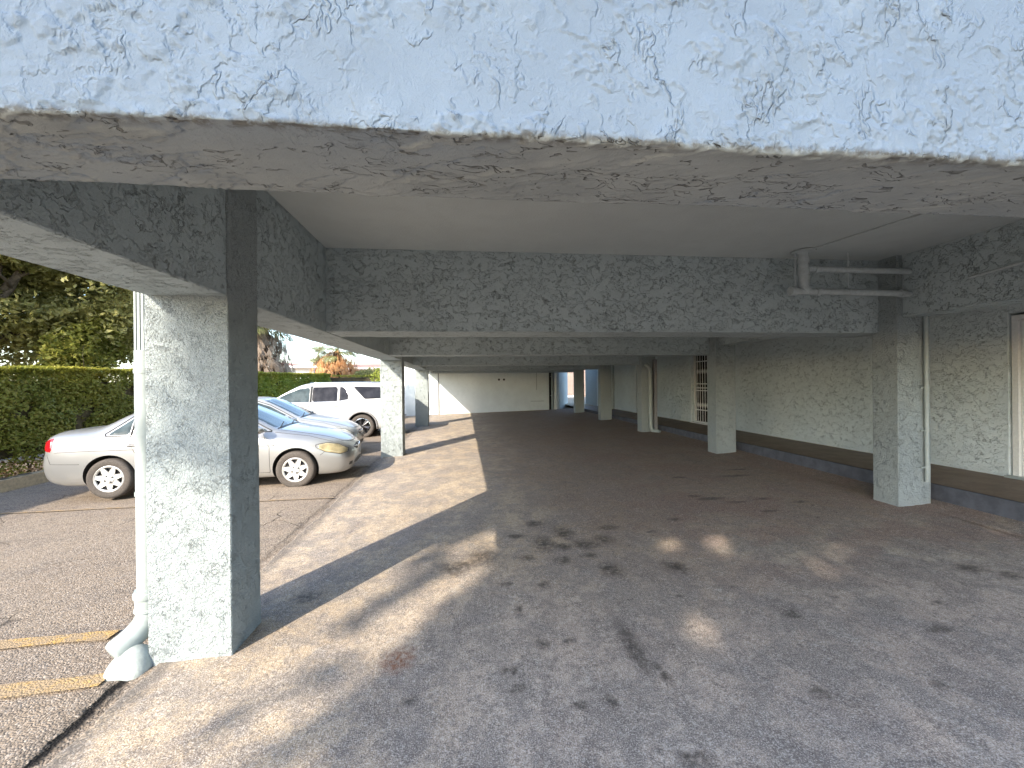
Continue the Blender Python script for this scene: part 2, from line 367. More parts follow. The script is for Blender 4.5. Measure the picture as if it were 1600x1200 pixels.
def sstep(x, a, b):
    t = np.clip((x-a)/(b-a), 0, 1); return t*t*(3-2*t)

def tag(o, label=None, cat=None, group=None, kind=None):
    if label: o['label'] = label
    if cat: o['category'] = cat
    if group: o['group'] = group
    if kind: o['kind'] = kind
    return o
def empty(name, loc, rz=0, label=None, cat=None, group=None, parent=None):
    o = bpy.data.objects.new(name, None); o.location = loc; o.rotation_euler = (0, 0, rz); o.empty_display_size = .2
    COL.objects.link(o)
    if parent: o.parent = parent
    return tag(o, label, cat, group)
def mesh_obj(name, V, Fc, mat, parent=None, smooth=False, local=None, mats=None, midx=None):
    me = bpy.data.meshes.new(name)
    if isinstance(Fc, np.ndarray):
        V = np.asarray(V, dtype=np.float32); n = len(Fc); k = Fc.shape[1]
        me.vertices.add(len(V)); me.vertices.foreach_set('co', V.ravel())
        me.loops.add(n*k); me.loops.foreach_set('vertex_index', Fc.astype(np.int32).ravel())
        me.polygons.add(n); me.polygons.foreach_set('loop_start', np.arange(0, n*k, k, dtype=np.int32))
        me.update(calc_edges=True)
    else:
        me.from_pydata([tuple(v) for v in V], [], Fc); me.update()
    for m in (mats or [mat]): me.materials.append(m)
    if midx is not None: me.polygons.foreach_set('material_index', np.asarray(midx, dtype=np.int32))
    if smooth: me.polygons.foreach_set('use_smooth', np.ones(len(me.polygons), dtype=bool))
    me.validate(); me.update()
    o = bpy.data.objects.new(name, me); COL.objects.link(o)
    if parent:
        o.parent = parent
        if local is None and parent.location.length+abs(parent.rotation_euler.z) > 0 and parent.parent is None and not parent.get('localparts'):
            me.transform(parent_matrix(parent).inverted())
    return o
def parent_matrix(p):
    return Matrix.Translation(p.location) @ p.rotation_euler.to_matrix().to_4x4()
class MB:
    """collects faces; build() links them as one mesh"""
    def __init__(s): s.V = []; s.F = []
    def quad(s, a, b, c, d):
        n = len(s.V); s.V += [a, b, c, d]; s.F.append((n, n+1, n+2, n+3)); return s
    def box(s, x0, x1, y0, y1, z0, z1, bev=0.):
        n = len(s.V)
        if not bev:
            s.V += [(x, y, z) for z in (z0, z1) for y in (y0, y1) for x in (x0, x1)]
            for f in ((0, 2, 3, 1), (4, 5, 7, 6), (0, 1, 5, 4), (2, 6, 7, 3), (0, 4, 6, 2), (1, 3, 7, 5)): s.F.append(tuple(n+i for i in f))
        else:
            bm = bmesh.new(); bmesh.ops.create_cube(bm, size=1)
            for v in bm.verts: v.co = Vector(((x0+x1)/2+v.co.x*(x1-x0), (y0+y1)/2+v.co.y*(y1-y0), (z0+z1)/2+v.co.z*(z1-z0)))
            bmesh.ops.bevel(bm, geom=bm.edges[:], offset=bev, segments=2, affect='EDGES', profile=.5)
            bm.verts.index_update(); s.V += [tuple(v.co) for v in bm.verts]; s.F += [tuple(n+v.index for v in f.verts) for f in bm.faces]; bm.free()
        return s
    def tube(s, pts, r, seg=12, cap=True):
        pts = [Vector(p) for p in pts]; rs = r if isinstance(r, (list, tuple)) else [r]*len(pts); n0 = len(s.V); prev = None
        for i, p in enumerate(pts):
            d = (pts[min(i+1, len(pts)-1)]-pts[max(i-1, 0)]).normalized()
            a = (prev - d*prev.dot(d)) if prev is not None else d.orthogonal()
            a.normalize(); prev = a; b = d.cross(a)
            for k in range(seg):
                t = 2*math.pi*k/seg; s.V.append(tuple(p+(a*math.cos(t)+b*math.sin(t))*rs[i]))
        for i in range(len(pts)-1):
            for k in range(seg):
                s.F.append((n0+i*seg+k, n0+i*seg+(k+1) % seg, n0+(i+1)*seg+(k+1) % seg, n0+(i+1)*seg+k))
        if cap:
            s.F.append(tuple(n0+k for k in reversed(range(seg)))); s.F.append(tuple(n0+(len(pts)-1)*seg+k for k in range(seg)))
        return s
    def lathe(s, prof, c=(0, 0, 0), axis='z', seg=24):
        n0 = len(s.V)
        for (r, h) in prof:
            for k in range(seg):
                t = 2*math.pi*k/seg; a, b = r*math.cos(t), r*math.sin(t)
                p = {'z': (a, b, h), 'y': (a, h, b), 'x': (h, a, b)}[axis]
                s.V.append((c[0]+p[0], c[1]+p[1], c[2]+p[2]))
        for i in range(len(prof)-1):
            for k in range(seg): s.F.append((n0+i*seg+k, n0+i*seg+(k+1) % seg, n0+(i+1)*seg+(k+1) % seg, n0+(i+1)*seg+k))
        return s
    def prism(s, poly, z0, z1, axis='z'):
        n0 = len(s.V); m = len(poly)
        for h in (z0, z1):
            for a, b in poly: s.V.append({'z': (a, b, h), 'y': (a, h, b), 'x': (h, a, b)}[axis])
        s.F.append(tuple(n0+i for i in reversed(range(m)))); s.F.append(tuple(n0+m+i for i in range(m)))
        for i in range(m): j = (i+1) % m; s.F.append((n0+i, n0+j, n0+m+j, n0+m+i))
        return s
    def build(s, name, mat, parent=None, smooth=False):
        return mesh_obj(name, s.V, s.F, mat, parent, smooth)

def gfl(x, y): return .0243*np.clip(x, -9.5, 7) + .0065*np.clip(y, -12, 30)

def gridbox(name, x0, x1, y0, y1, z0, z1, mat, parent, res=.05, amp=.004, seed=0, sides='xyzb', slope=False, flare=0.):
    """plastered box whose faces are finely divided and slightly uneven, with softened arrises"""
    L = [(x0, x1), (y0, y1), (z0, z1)]
    ax = [np.unique(np.round(np.concatenate([[a, a+.005, a+.008] if b-a > .05 else [a], np.linspace(a, b, max(2, int((b-a)/res)+1))[1:-1], [b-.008, b-.005, b] if b-a > .05 else [b]]), 5)) for a, b in L]
    VV = []; FF = []; n = 0
    for d in range(3):
        a, b = [i for i in range(3) if i != d]
        A, B = np.meshgrid(ax[a], ax[b], indexing='ij'); na, nb = A.shape
        idx = np.arange(na*nb).reshape(na, nb)
        q = np.stack([idx[:-1, :-1], idx[1:, :-1], idx[1:, 1:], idx[:-1, 1:]], -1).reshape(-1, 4)
        for e in (0, 1):
            P = np.zeros((na*nb, 3)); P[:, a] = A.ravel(); P[:, b] = B.ravel(); P[:, d] = L[d][e]
            flip = (e == 0) ^ (d == 1)
            FF.append((q[:, ::-1] if flip else q)+n); VV.append(P); n += len(P)
    V = np.concatenate(VV); F_ = np.concatenate(FF)
    # weld
    key = np.round(V*1e5).astype(np.int64); _, first, inv = np.unique(key, axis=0, return_index=True, return_inverse=True)
    inv = inv.reshape(-1); V = V[first]; F_ = inv[F_]
    C = np.array([(x0+x1)/2, (y0+y1)/2, (z0+z1)/2]); H = np.array([(x1-x0)/2, (y1-y0)/2, (z1-z0)/2])
    D = V-C; N = np.zeros_like(D); on = np.abs(np.abs(D)-H) < 1e-4; N[on] = np.sign(D[on])
    cnt = on.sum(1); V = V-N*np.where(cnt > 1, .0045, 0)[:, None]
    ln = np.maximum(np.linalg.norm(N, axis=1), 1)
    V0 = V.copy()
    n1 = fbm(V0, 7, seed, 3)-.5; n2 = fbm(V0, 28, seed+9, 2)-.5; n3 = fbm(V0, 1.3, seed+5, 2)-.5
    V = V+(N/ln[:, None])*(n1*amp*1.6+n2*amp*1.2+n3*amp*2.5)[:, None]
    if flare:
        g = np.clip(1-(V0[:, 2]-(z0+.03))/.14, 0, 1)**2; V[:, :2] += N[:, :2]*(g*flare)[:, None]
    return mesh_obj(name, V, F_, mat, parent, smooth=True)

def autosmooth(o, ang=40):
    me = o.data
    for p in me.polygons: p.use_smooth = True
    try: me.set_sharp_from_angle(angle=R(ang))
    except Exception: pass
    return o

def leaves(name, C, S, mat, parent=None, up=.3, aspect=.5, seed=0, nrm=None):
    """one small folded leaf per centre"""
    g = np.random.default_rng(seed); n = len(C); S = np.broadcast_to(S, (n,))
    d = g.normal(size=(n, 3)); d[:, 2] = d[:, 2]*.7-.1; d /= np.linalg.norm(d, axis=1)[:, None]
    q = g.normal(size=(n, 3)); q[:, 2] += up*3
    if nrm is not None: q = q*.7+nrm*1.4
    s = np.cross(d, q); s /= np.linalg.norm(s, axis=1)[:, None]+1e-9
    nn = np.cross(s, d)
    L = S[:, None]
    a = C-d*L*.5; b = C+d*L*.5; m1 = C+s*L*aspect*.5+nn*L*.10-d*L*.05; m2 = C-s*L*aspect*.5+nn*L*.10-d*L*.05
    V = np.stack([a, m1, b, m2], 1).reshape(-1, 3)
    F_ = np.arange(n*4).reshape(-1, 4)
    return mesh_obj(name, V, F_, mat, parent)

# ------------------------------------------------------------------ ground
def sheet(name, xs, ys, dz, mat, label=None, cat=None, zf=gfl, kind='structure', warp=None):
    X, Y = np.meshgrid(xs, ys, indexing='ij'); Zv = zf(X, Y)+dz
    P = np.stack([X, Y, Zv], -1).reshape(-1, 3)
    if warp is not None: P = warp(P)
    nx, ny = X.shape; idx = np.arange(nx*ny).reshape(nx, ny)
    q = np.stack([idx[:-1, :-1], idx[1:, :-1], idx[1:, 1:], idx[:-1, 1:]], -1).reshape(-1, 4)
    o = mesh_obj(name, P, q, mat, None, smooth=True)
    return tag(o, label, cat, kind=kind)
far = [-400, -150, -60, -30, -15]
sheet('ground', np.array(far+[-9.5, -6, -3, 0, 3, 7, 15, 40, 150, 400]), np.array(far+[-12, -5, 0, 5, 10, 20, 30, 60, 150, 400]), -.06, M['soil'], 'bare brown earth around the car park', 'ground')
xs = np.concatenate([np.linspace(-8.0, -3, 60), np.linspace(-2.95, -1.2, 60)])
ys = np.concatenate([np.linspace(-14, 1, 25), np.linspace(1.05, 6, 160), np.linspace(6.1, 40, 140)])
def lotwarp(P):
    n = fbm(P*[1, 1, 0], 1.2, 3, 3)-.5; P[:, 2] += n*.014
    # crumbled low strip along the slab edge
    e = np.exp(-((P[:, 0]+1.93+.03*np.sin(P[:, 1]*5))/.05)**2); P[:, 2] -= e*.022*(fbm(P*[1, 1, 0], 14, 5, 3)*1.3)
    return P
sheet('parking_lot', xs, ys, 0, M['asphalt'], 'coarse worn asphalt of the open parking lot', 'parking lot', warp=lotwarp)
sheet('side_yard', np.array([5.7, 7, 9, 14, 20]), np.array([21.9, 24, 30, 45, 80]), .10, M['kerb_conc'], 'sunlit pale concrete yard past the end wall', 'yard')
sheet('front_paving', np.array([-8, -4, 0, 4, 8, 16]), np.array([-14, -8, -4, -1.5, .4]), .006, M['asphalt'], 'asphalt in front of the garage', 'paving')
xs = np.concatenate([[-1.90], np.linspace(-1.895, -1.8, 6), np.linspace(-1.7, 5.585, 110)])
ys = np.concatenate([np.linspace(.35, 6, 220), np.linspace(6.1, 21.9, 120)])
def slabwarp(P):
    n = fbm(P*[1, 1, 0], .8, 13, 3)-.5; P[:, 2] += n*.010
    left = P[:, 0] < -1.79
    wv = (fbm(P*[0, 1, 0]+[0, 0, 3.], 3.0, 21, 4)-.5)*.09 + (fbm(P*[0, 1, 0], 22, 8, 2)-.5)*.03
    P[left, 0] += wv[left] + .02
    drop = np.abs(P[:, 0]-P[:, 0].min()) < .0
    ed = np.zeros(len(P), bool); ed[:len(ys)] = True
    P[ed, 2] -= .05
    return P
sheet('garage_floor', xs, ys, .014, M['floor'], 'stained grey brown concrete slab under the building', 'floor', warp=slabwarp)
# walkway with its painted kerb face
def walk(P):
    return P
b = MB(); ysw = np.linspace(.35, 21.55, 60)
for a, c_ in zip(ysw[:-1], ysw[1:]):
    za, zb_ = .385+.0015*a, .385+.0015*c_
    b.quad((5.60, a, za), (6.86, a, za), (6.86, c_, zb_), (5.60, c_, zb_))
o = b.build('walkway', M['tile']); tag(o, 'raised brown walkway along the wall', 'walkway', kind='structure')
kb = gridbox('kerb', 5.575, 5.60, .35, 21.56, -.02, .385, M['kerb_paint'], None, res=.12, amp=.003, seed=4)
for v in kb.data.vertices:
    if v.co.z > .3: v.co.z += .0015*v.co.y
    if v.co.y > 21.4: pass
tag(kb, 'dark blue grey painted kerb face below the walkway', 'kerb', kind='structure')
gt = sheet('gutter_strip', np.array([5.2, 5.3, 5.574]), np.linspace(.4, 21.5, 60), .018, M['floor'], 'narrow concrete gutter strip beside the kerb', 'gutter',
           warp=lambda P: P-np.stack([np.where(P[:, 0] < 5.25, .0+.07*(4.4-np.clip(P[:, 1], 0, 4.4)), 0), 0*P[:, 0], np.where(P[:, 0] > 5.5, -.02, 0)], -1))
# parking lines
def line(x0, x1, y0, y1, w, mat='yellow'):
    n = 24; xs = np.linspace(x0, x1, n); V = []; F_ = []
    for i, x in enumerate(xs):
        yc = y0+(y1-y0)*i/(n-1); ws = w*(1+.25*(random.random()-.5))
        for s in (-1, 1): V.append((x, yc+s*ws/2+random.uniform(-.008, .008), gfl(x, yc)+.012))
    for i in range(n-1): F_.append((2*i, 2*i+2, 2*i+3, 2*i+1))
    P = np.array(V); P[:, 2] += (fbm(P*[1, 1, 0], 1.2, 3, 3)-.5)*.014
    o = mesh_obj('parking_line', P, F_, M[mat])
    return tag(o, kind='structure', group='worn yellow bay lines', cat='parking line')
tag(line(-7.6, -2.40, 3.16, 3.12, .105), 'faded yellow bay line ending at the downspout elbow')
tag(line(-7.6, -2.08, 2.55, 2.64, .125), 'brighter yellow bay line ending at the foot of the near column')
tag(line(-7.6, -1.95, 6.72, 6.40, .05, "yellow_faint"), 'thin yellow bay line beside the silver sedan')
tag(line(-7.6, -1.95, 9.0, 8.7, .09, 'yellow_faint'), 'yellow bay line between the two sedans')
tag(line(-7.6, -1.95, 12.35, 12.2, .09, 'yellow_faint'), 'yellow bay line beside the white car')
# left kerb and stencilled bay number
kl = gridbox('kerb', -8.16, -7.98, -2, 26, -.2, .02, M['kerb_conc'], None, res=.15, amp=.006, seed=8)
for v in kl.data.vertices: v.co.z += .0065*v.co.y
tag(kl, 'low tan concrete kerb in front of the hedge', 'kerb', kind='structure')
def stroke_text(txt, h, w):
    seg = {'2': [((0, 1), (1, 1)), ((1, 1), (1, .5)), ((1, .5), (0, .5)), ((0, .5), (0, 0)), ((0, 0), (1, 0))],
           '1': [((.5, 0), (.5, 1))], '0': [((0, 0), (1, 0)), ((1, 0), (1, 1)), ((1, 1), (0, 1)), ((0, 1), (0, 0))]}
    for i, ch in enumerate(txt):
        for (a, c) in seg[ch]:
            yield (i*w*1.45+a[0]*w, a[1]*h, i*w*1.45+c[0]*w, c[1]*h)
bn = empty('bay_number', (-8.06, 8.4, .08), 0, 'black stencilled 210 on the kerb behind the silver sedan', 'bay number')
for i, ch in enumerate('210'):
    b = MB(); yb = 8.18+i*.12*1.45
    for (a0, b0, a1, b1) in stroke_text(ch, .11, .12):
        d = .011; u0, u1 = min(a0, a1)-d, max(a0, a1)+d; v0, v1 = min(b0, b1)-d, max(b0, b1)+d
        b.box(-8.01-v1, -8.01-v0, yb+u0, yb+u1, 0, .004)
    b.V = [(x, y, z+.0065*y+.030) for x, y, z in b.V]
    b.build('numeral', M['stencil'], bn)
# soil bed with litter
sheet('planting_bed', np.linspace(-14, -8.15, 20), np.linspace(-2, 30, 60), .0, M['soil'], 'soil bed under the hedge', 'planting bed')

# ------------------------------------------------------------------ building
B = empty('apartment_building', (0, 0, 0), 0, 'pale blue grey stucco building raised on square columns over its open garage', 'building')
ZB, ZC = 2.208, 3.10
XL0, XL1 = -1.928, -1.449
LCOL = [2.745, 9.67, 16.02]
for i, y in enumerate(LCOL):
    gridbox('column', XL0, XL1, y, y+.365, -.12, ZC+.02, M['stucco'], B, res=.02 if i == 0 else .05, amp=.0045, seed=i*3, flare=.012)
RCOL = [4.38, 7.97, 11.60, 15.30, 19.0]
for i, y in enumerate(RCOL):
    gridbox('column', 5.0, 5.427, y, y+.31, .02, ZC+.02, M['stucco'], B, res=.035, amp=.004, seed=30+i*3, flare=.008)
gridbox('edge_beam', XL0+.012, XL1-.012, 1.2, 21.75, ZB, ZC+.1, M['stucco_beam'], B, res=.04, amp=.004, seed=50)
gridbox('edge_beam', 5.075, 5.41, 1.2, 21.75, 2.385, ZC+.1, M['stucco_beam'], B, res=.06, amp=.004, seed=51)
for i, (y0, y1, z) in enumerate([(4.60, 5.12, ZB+.012), (8.20, 8.62, ZB+.005), (11.72, 12.15, 2.165), (15.42, 15.85, 2.155), (19.12, 19.55, 2.15)]):
    gridbox('cross_beam', XL1-.15, 5.2, y0, y1, z, ZC+.05, M['stucco_beam'], B, res=.04 if i < 2 else .08, amp=.004, seed=60+i)
b = MB(); b.box(XL1-.2, 7.1, 1.15, 21.8, ZC, 3.4); b.build('ceiling', M['ceiling'], B)
gridbox('wall', 6.85, 7.10, 12.20, 21.56, .2, 3.25, M['stucco_wall'], B, res=.1, amp=.005, seed=71)
gridbox('wall', 6.85, 7.10, 4.62, 11.30, .2, 3.25, M['stucco_wall'], B, res=.08, amp=.005, seed=72)
gridbox('wall', 6.85, 7.10, 1.2, 3.55, .2, 3.25, M['stucco_wall'], B, res=.1, amp=.005, seed=73)
MB().box(6.86, 7.09, 11.28, 12.22, 2.62, 3.2).build('lintel', M['stucco_wall'], B); MB().box(6.86, 7.09, 3.5, 4.64, 2.47, 3.2).build('lintel', M['stucco_wall'], B)
gridbox('pilaster', 6.80, 6.86, 16.3, 16.7, .3, 3.2, M['stucco_wall'], B, res=.1, amp=.003, seed=75)
# end wall, return and the gap to the yard
ew = gridbox('end_wall', -3.05, 4.28, 21.60, 21.85, -.15, 3.2, M['stucco_endwall'], B, res=.12, amp=.004, seed=76)
tag(ew, 'smooth pale end wall')
gridbox('end_wall', 4.56, 4.70, 21.62, 21.9, -.1, 3.2, M['stucco_endwall'], B, res=.12, amp=.003, seed=77)
rw_ = gridbox('return_wall', 0, .14, 0, 3.6, -.1, 3.2, M['stucco_wall'], B, res=.12, amp=.004, seed=78)
rw_.data.transform(Matrix.Translation((4.74, 21.92, 0)) @ Matrix.Rotation(-math.atan2(1.27, 3.3), 4, 'Z'))
b = MB(); b.box(4.29, 4.55, 21.75, 21.82, -.1, 3.15); b.build('panel', M['dark'], B)  # near-black sheet painted as the dark of the recess
# unseen upper storeys, a box added to block light, and balcony slab
b = MB(); b.box(-1.90, 12, 1.9, 21.8, 3.42, 8.6); b.build('unseen_upper_wall', M['stucco_wall'], B)
b = MB(); b.box(-1.93, 12, .95, 1.88, 3.41, 3.6); b.build('balcony_slab', M['stucco_wall'], B)
b = MB(); b.box(7.12, 12, 1.3, 21.8, .0, 3.4); b.build('rear_wall', M['stucco_wall'], B)

# front beam: real knocked-down plaster relief near the eye
def front_beam():
    xs = np.concatenate([[-1.93], np.linspace(-1.4, 2.15, 900), [2.3, 3, 4.5, 7.1]])
    yF, yI = .942, 1.266; r = .008
    prof = [(yF, 3.40), (yF, 2.75)]
    prof += [(yF, z) for z in np.linspace(2.60, ZB+r, 105)]
    prof += [(yF+r*(1-math.cos(a)), ZB+r*(1-math.sin(a))) for a in (R(30), R(60))]
    prof += [(y, ZB) for y in np.linspace(yF+r, yI-r, 88)]
    prof += [(yI-.002, ZB+.003), (yI, ZB+r), (yI, 2.5), (yI, 3.05)]
    prof = np.array(prof); m = len(prof)
    tan = np.gradient(prof, axis=0); nrm = np.stack([tan[:, 1], -tan[:, 0]], -1); nrm /= np.linalg.norm(nrm, axis=1)[:, None]
    X, I = np.meshgrid(xs, np.arange(m), indexing='ij')
    P = np.stack([X, prof[I, 0], prof[I, 1]], -1).reshape(-1, 3); N = np.stack([0*X, nrm[I, 0], nrm[I, 1]], -1).reshape(-1, 3)
    # outward normals: front face -> -y, soffit -> -z
    s = np.sign((N*(P-np.array([0, 1.1, 2.6]))).sum(1)); s[s == 0] = 1; N *= s[:, None]
    soff = np.abs(N[:, 2]) > .6
    Q = P.copy(); Q[soff, 0] *= .62; Q[soff, 0] += (P[soff, 1]-yF)*.9
    W = Q+(np.stack([fbm(Q, 6, 1, 2), fbm(Q, 6, 2, 2), fbm(Q, 6, 3, 2)], -1)-.5)*.05
    patch = sstep(fbm(W, 4.2, 40, 3), .42, .52)
    plate = sstep(fbm(W, 13, 41, 4, .6), .50, .55)
    plate2 = sstep(fbm(W, 38, 45, 2), .50, .56)
    rg = np.clip(1-np.abs(fbm(W, 7, 42, 5, .6)-.5)/.02, 0, 1)*sstep(fbm(Q, 5, 43, 2), .46, .55)
    rg2 = np.clip(1-np.abs(fbm(W, 19, 44, 4, .6)-.5)/.03, 0, 1)*sstep(fbm(Q, 8, 47, 2), .46, .54)
    low = fbm(Q, 2.2, 46, 2)-.5
    h = patch*(plate*.0046+plate2*.0012)+rg*.0052*np.where(soff, -1.2, 1)+rg2*.0020*np.where(soff, -1.1, 1)*(.35+.65*patch)+low*.018+(fbm(Q, 70, 48, 2)-.5)*.0009
    near = (X.ravel() > -1.42) & (X.ravel() < 2.16)
    edge = np.exp(-((P[:, 1]-yF)**2+(P[:, 2]-ZB)**2)/(.022**2))
    h = h+edge*(fbm(Q, 45, 49, 3)-.5)*.014
    P = P+N*(h*near)[:, None]
    idx = np.arange(len(xs)*m).reshape(len(xs), m)
    q = np.stack([idx[:-1, :-1], idx[1:, :-1], idx[1:, 1:], idx[:-1, 1:]], -1).reshape(-1, 4)
    o = mesh_obj('front_beam', P, q, M['fascia'], B, smooth=True)
    cre = np.where(soff, np.maximum(rg, rg2*.7), np.maximum(rg*.15, patch*(plate*(1-plate))*2.2))
    at = o.data.attributes.new('crev', 'FLOAT', 'POINT'); at.data.foreach_set('value', (np.clip(cre, 0, 1)*near).astype(np.float32))
    tag(o, 'light blue outer face over a grey soffit')
    return o
front_beam()

# barred door seen past the second column, white door frame at the frame's edge
d = empty('door', (6.85, 11.76, .40), parent=B); d['localparts'] = 1
def loc(mb, dx, dy, dz): mb.V = [(x-dx, y-dy, z-dz) for x, y, z in mb.V]; return mb
L_ = (6.85, 11.76, .40)
b = MB()
for y in (11.31, 12.13): b.box(6.93, 6.98, y, y+.055, .41, 2.6)
b.box(6.93, 6.98, 11.366, 12.129, 2.5, 2.6); b.box(6.90, 6.98, 11.366, 12.129, .41, .46)
loc(b, *L_).build('frame', M['white_metal'], d)
b = MB(); b.box(7.02, 7.04, 11.31, 12.18, .41, 2.6); loc(b, *L_).build('glass_pane', M['tint'], d)
b = MB()
for k in range(1, 6):
    y = 11.37+k*.127
    b.tube([(6.955, y, .46), (6.955, y, 2.5)], .009, 6)
    for zc in (.95, 1.95): b.lathe([(.009, -.08), (.02, -.05), (.03, 0), (.02, .05), (.009, .08)], (6.955, y, zc), seg=8)
for z in (.80, 1.38, 1.46, 1.58, 2.25): b.box(6.94, 6.968, 11.366, 12.129, z-.012, z+.012)
loc(b, *L_).build('security_bars', M['white_metal'], d)
b = MB(); b.box(6.80, 7.0, 11.28, 12.2, .39, .425, .004); loc(b, *L_).build('threshold', M['white_metal'], d)
d2 = empty('door', (6.85, 4.1, .40), parent=B); d2['localparts'] = 1
L_ = (6.85, 4.1, .40)
b = MB(); b.box(6.87, 6.95, 4.54, 4.60, .42, 2.44); b.box(6.87, 6.95, 3.58, 3.64, .42, 2.44); b.box(6.87, 6.95, 3.641, 4.539, 2.38, 2.44)
loc(b, *L_).build('frame', M['white_metal'], d2)
b = MB(); b.box(6.91, 6.95, 3.645, 4.535, .42, 2.375)
for zz in ((.55, 1.3), (1.42, 2.25)): b.box(6.902, 6.912, 3.78, 4.40, zz[0], zz[1], .003)
loc(b, *L_).build('door_leaf', M['white_metal'], d2)
b = MB(); b.box(6.78, 6.97, 3.55, 4.63, .39, .42, .004); loc(b, *L_).build('threshold', M['pvc'], d2)

# ------------------------------------------------------------------ pipes
# near downspout
P0 = (-2.0, 2.86)
ds = empty('downspout', (P0[0], P0[1], -.04), 0, 'white downspout with thick elbow foot fixed beside the near column', 'downspout')
b = MB(); b.box(P0[0]-.04, P0[0]+.035, P0[1]-.04, P0[1]+.04, 1.86, 3.2, .006)
for k in range(3): b.box(P0[0]-.03+k*.022, P0[0]-.022+k*.022, P0[1]-.046, P0[1]-.038, 1.862, 3.19)
b.build('gutter_leader', M['pvc'], ds)
autosmooth(MB().tube([(P0[0], P0[1], .36), (P0[0], P0[1], 1.88)], .056, 24).build('pipe', M['pvc'], ds))
autosmooth(MB().lathe([(.056, .262), (.072, .262), (.072, .275), (.066, .279), (.066, .335), (.070, .337), (.075, .345), (.075, .375), (.068, .380), (.068, .392), (.056, .392)], (P0[0], P0[1], 0), seg=28).build('coupling', M['pvc'], ds))
for z in (.99, 1.75):
    autosmooth(MB().lathe([(.056, z-.012), (.0605, z-.012), (.0605, z+.012), (.056, z+.012)], (P0[0], P0[1], 0), seg=24).build('strap', M['pvc'], ds))
pts = [(P0[0], P0[1], .30), (P0[0], P0[1], .24), (P0[0]-.012, P0[1]-.015, .185), (P0[0]-.035, P0[1]-.045, .14), (P0[0]-.065, P0[1]-.085, .105), (P0[0]-.095, P0[1]-.125, .08), (P0[0]-.105, P0[1]-.14, .072)]
autosmooth(MB().tube(pts, [.058, .060, .065, .068, .069, .069, .058], 26, True).build('elbow', M['pvc'], ds), 70)
# mortar foot
bm = bmesh.new(); bmesh.ops.create_uvsphere(bm, u_segments=32, v_segments=20, radius=1)
for v in bm.verts:
    n = .86+.3*math.sin(3*v.co.x+1)*math.cos(2.3*v.co.y)*.4
    v.co = Vector((-2.02+v.co.x*.155*n, 2.75+v.co.y*.135*n, -.045+max(v.co.z, -.1)*.15*n))
me = bpy.data.meshes.new('mortar_foot'); bm.to_mesh(me); bm.free(); me.materials.append(M['mortar'])
mf = bpy.data.objects.new('mortar_foot', me); COL.objects.link(mf); autosmooth(mf, 180)
tag(mf, 'white painted lump of mortar under the downspout elbow', 'mortar foot')

# ceiling waste pipes before the second beam
yp = 4.30
wp = empty('waste_pipe', (3.74, yp, 3.1), 0, 'grey waste pipes hung under the ceiling before the first cross beam', 'waste pipe')
autosmooth(MB().tube([(3.75, yp, 3.09), (3.75, yp, 2.70), (3.775, yp, 2.665), (3.81, yp, 2.645)], [.052, .052, .05, .042], 20).build('riser', M['pipe_grey'], wp))
autosmooth(MB().lathe([(.052, 3.06), (.12, 3.075), (.12, 3.092), (0.0, 3.092)], (3.75, yp, 0), seg=24).build('flange', M['pipe_grey'], wp))
for z in (2.98, 2.86): autosmooth(MB().lathe([(.052, z-.03), (.060, z-.03), (.060, z+.03), (.052, z+.03)], (3.75, yp, 0), seg=20).build('collar', M['pipe_grey'], wp))
autosmooth(MB().tube([(3.62, yp, 2.645), (4.4, yp, 2.642), (5.12, yp, 2.632)], .034, 18).build('lower_pipe', M['pipe_grey'], wp))
autosmooth(MB().tube([(3.78, yp, 2.895), (4.5, yp, 2.893), (5.10, yp, 2.89)], .033, 18).build('upper_pipe', M['pipe_grey'], wp))
autosmooth(MB().lathe([(.0, 0), (.05, 0), (.052, .02), (.052, .07), (.034, .075)], (3.585, yp, 2.645), axis='x', seg=18).build('end_cap', M['pipe_grey'], wp))
for x in (3.95, 3.93): pass
for x, z in ((3.90, 2.643), (3.88, 2.894), (4.95, 2.636)):
    autosmooth(MB().lathe([(.034, 0), (.044, 0), (.044, .05), (.034, .05)], (x, yp, z), axis='x', seg=18).build('collar', M['pipe_grey'], wp))
for x in (3.65, 4.30):
    b = MB(); b.tube([(x, yp, 3.095), (x, yp, 2.69)], .006, 6); b.lathe([(.037, -.012), (.041, -.012), (.041, .012), (.037, .012)], (x, yp, 2.643), axis='x', seg=16); b.build('hanger', M['pipe_grey'], wp)
cd = MB().tube([(3.78, 4.25, 3.092), (3.86, 3.8, 3.092), (3.98, 3.2, 3.092), (4.3, 1.4, 3.092)], .008, 8).build('ceiling_conduit', M['pipe_grey'])
tag(cd, 'thin painted conduit running across the ceiling from the waste pipe', 'conduit')
b = MB(); b.tube([(5.062, 3.72, 2.672), (5.055, 3.3, 2.705), (5.055, 1.4, 2.74)], .014, 8)
tag(b.build('beam_conduit', M['pipe_grey']), 'thin conduit on the inner face of the beam nearest the door', 'conduit')
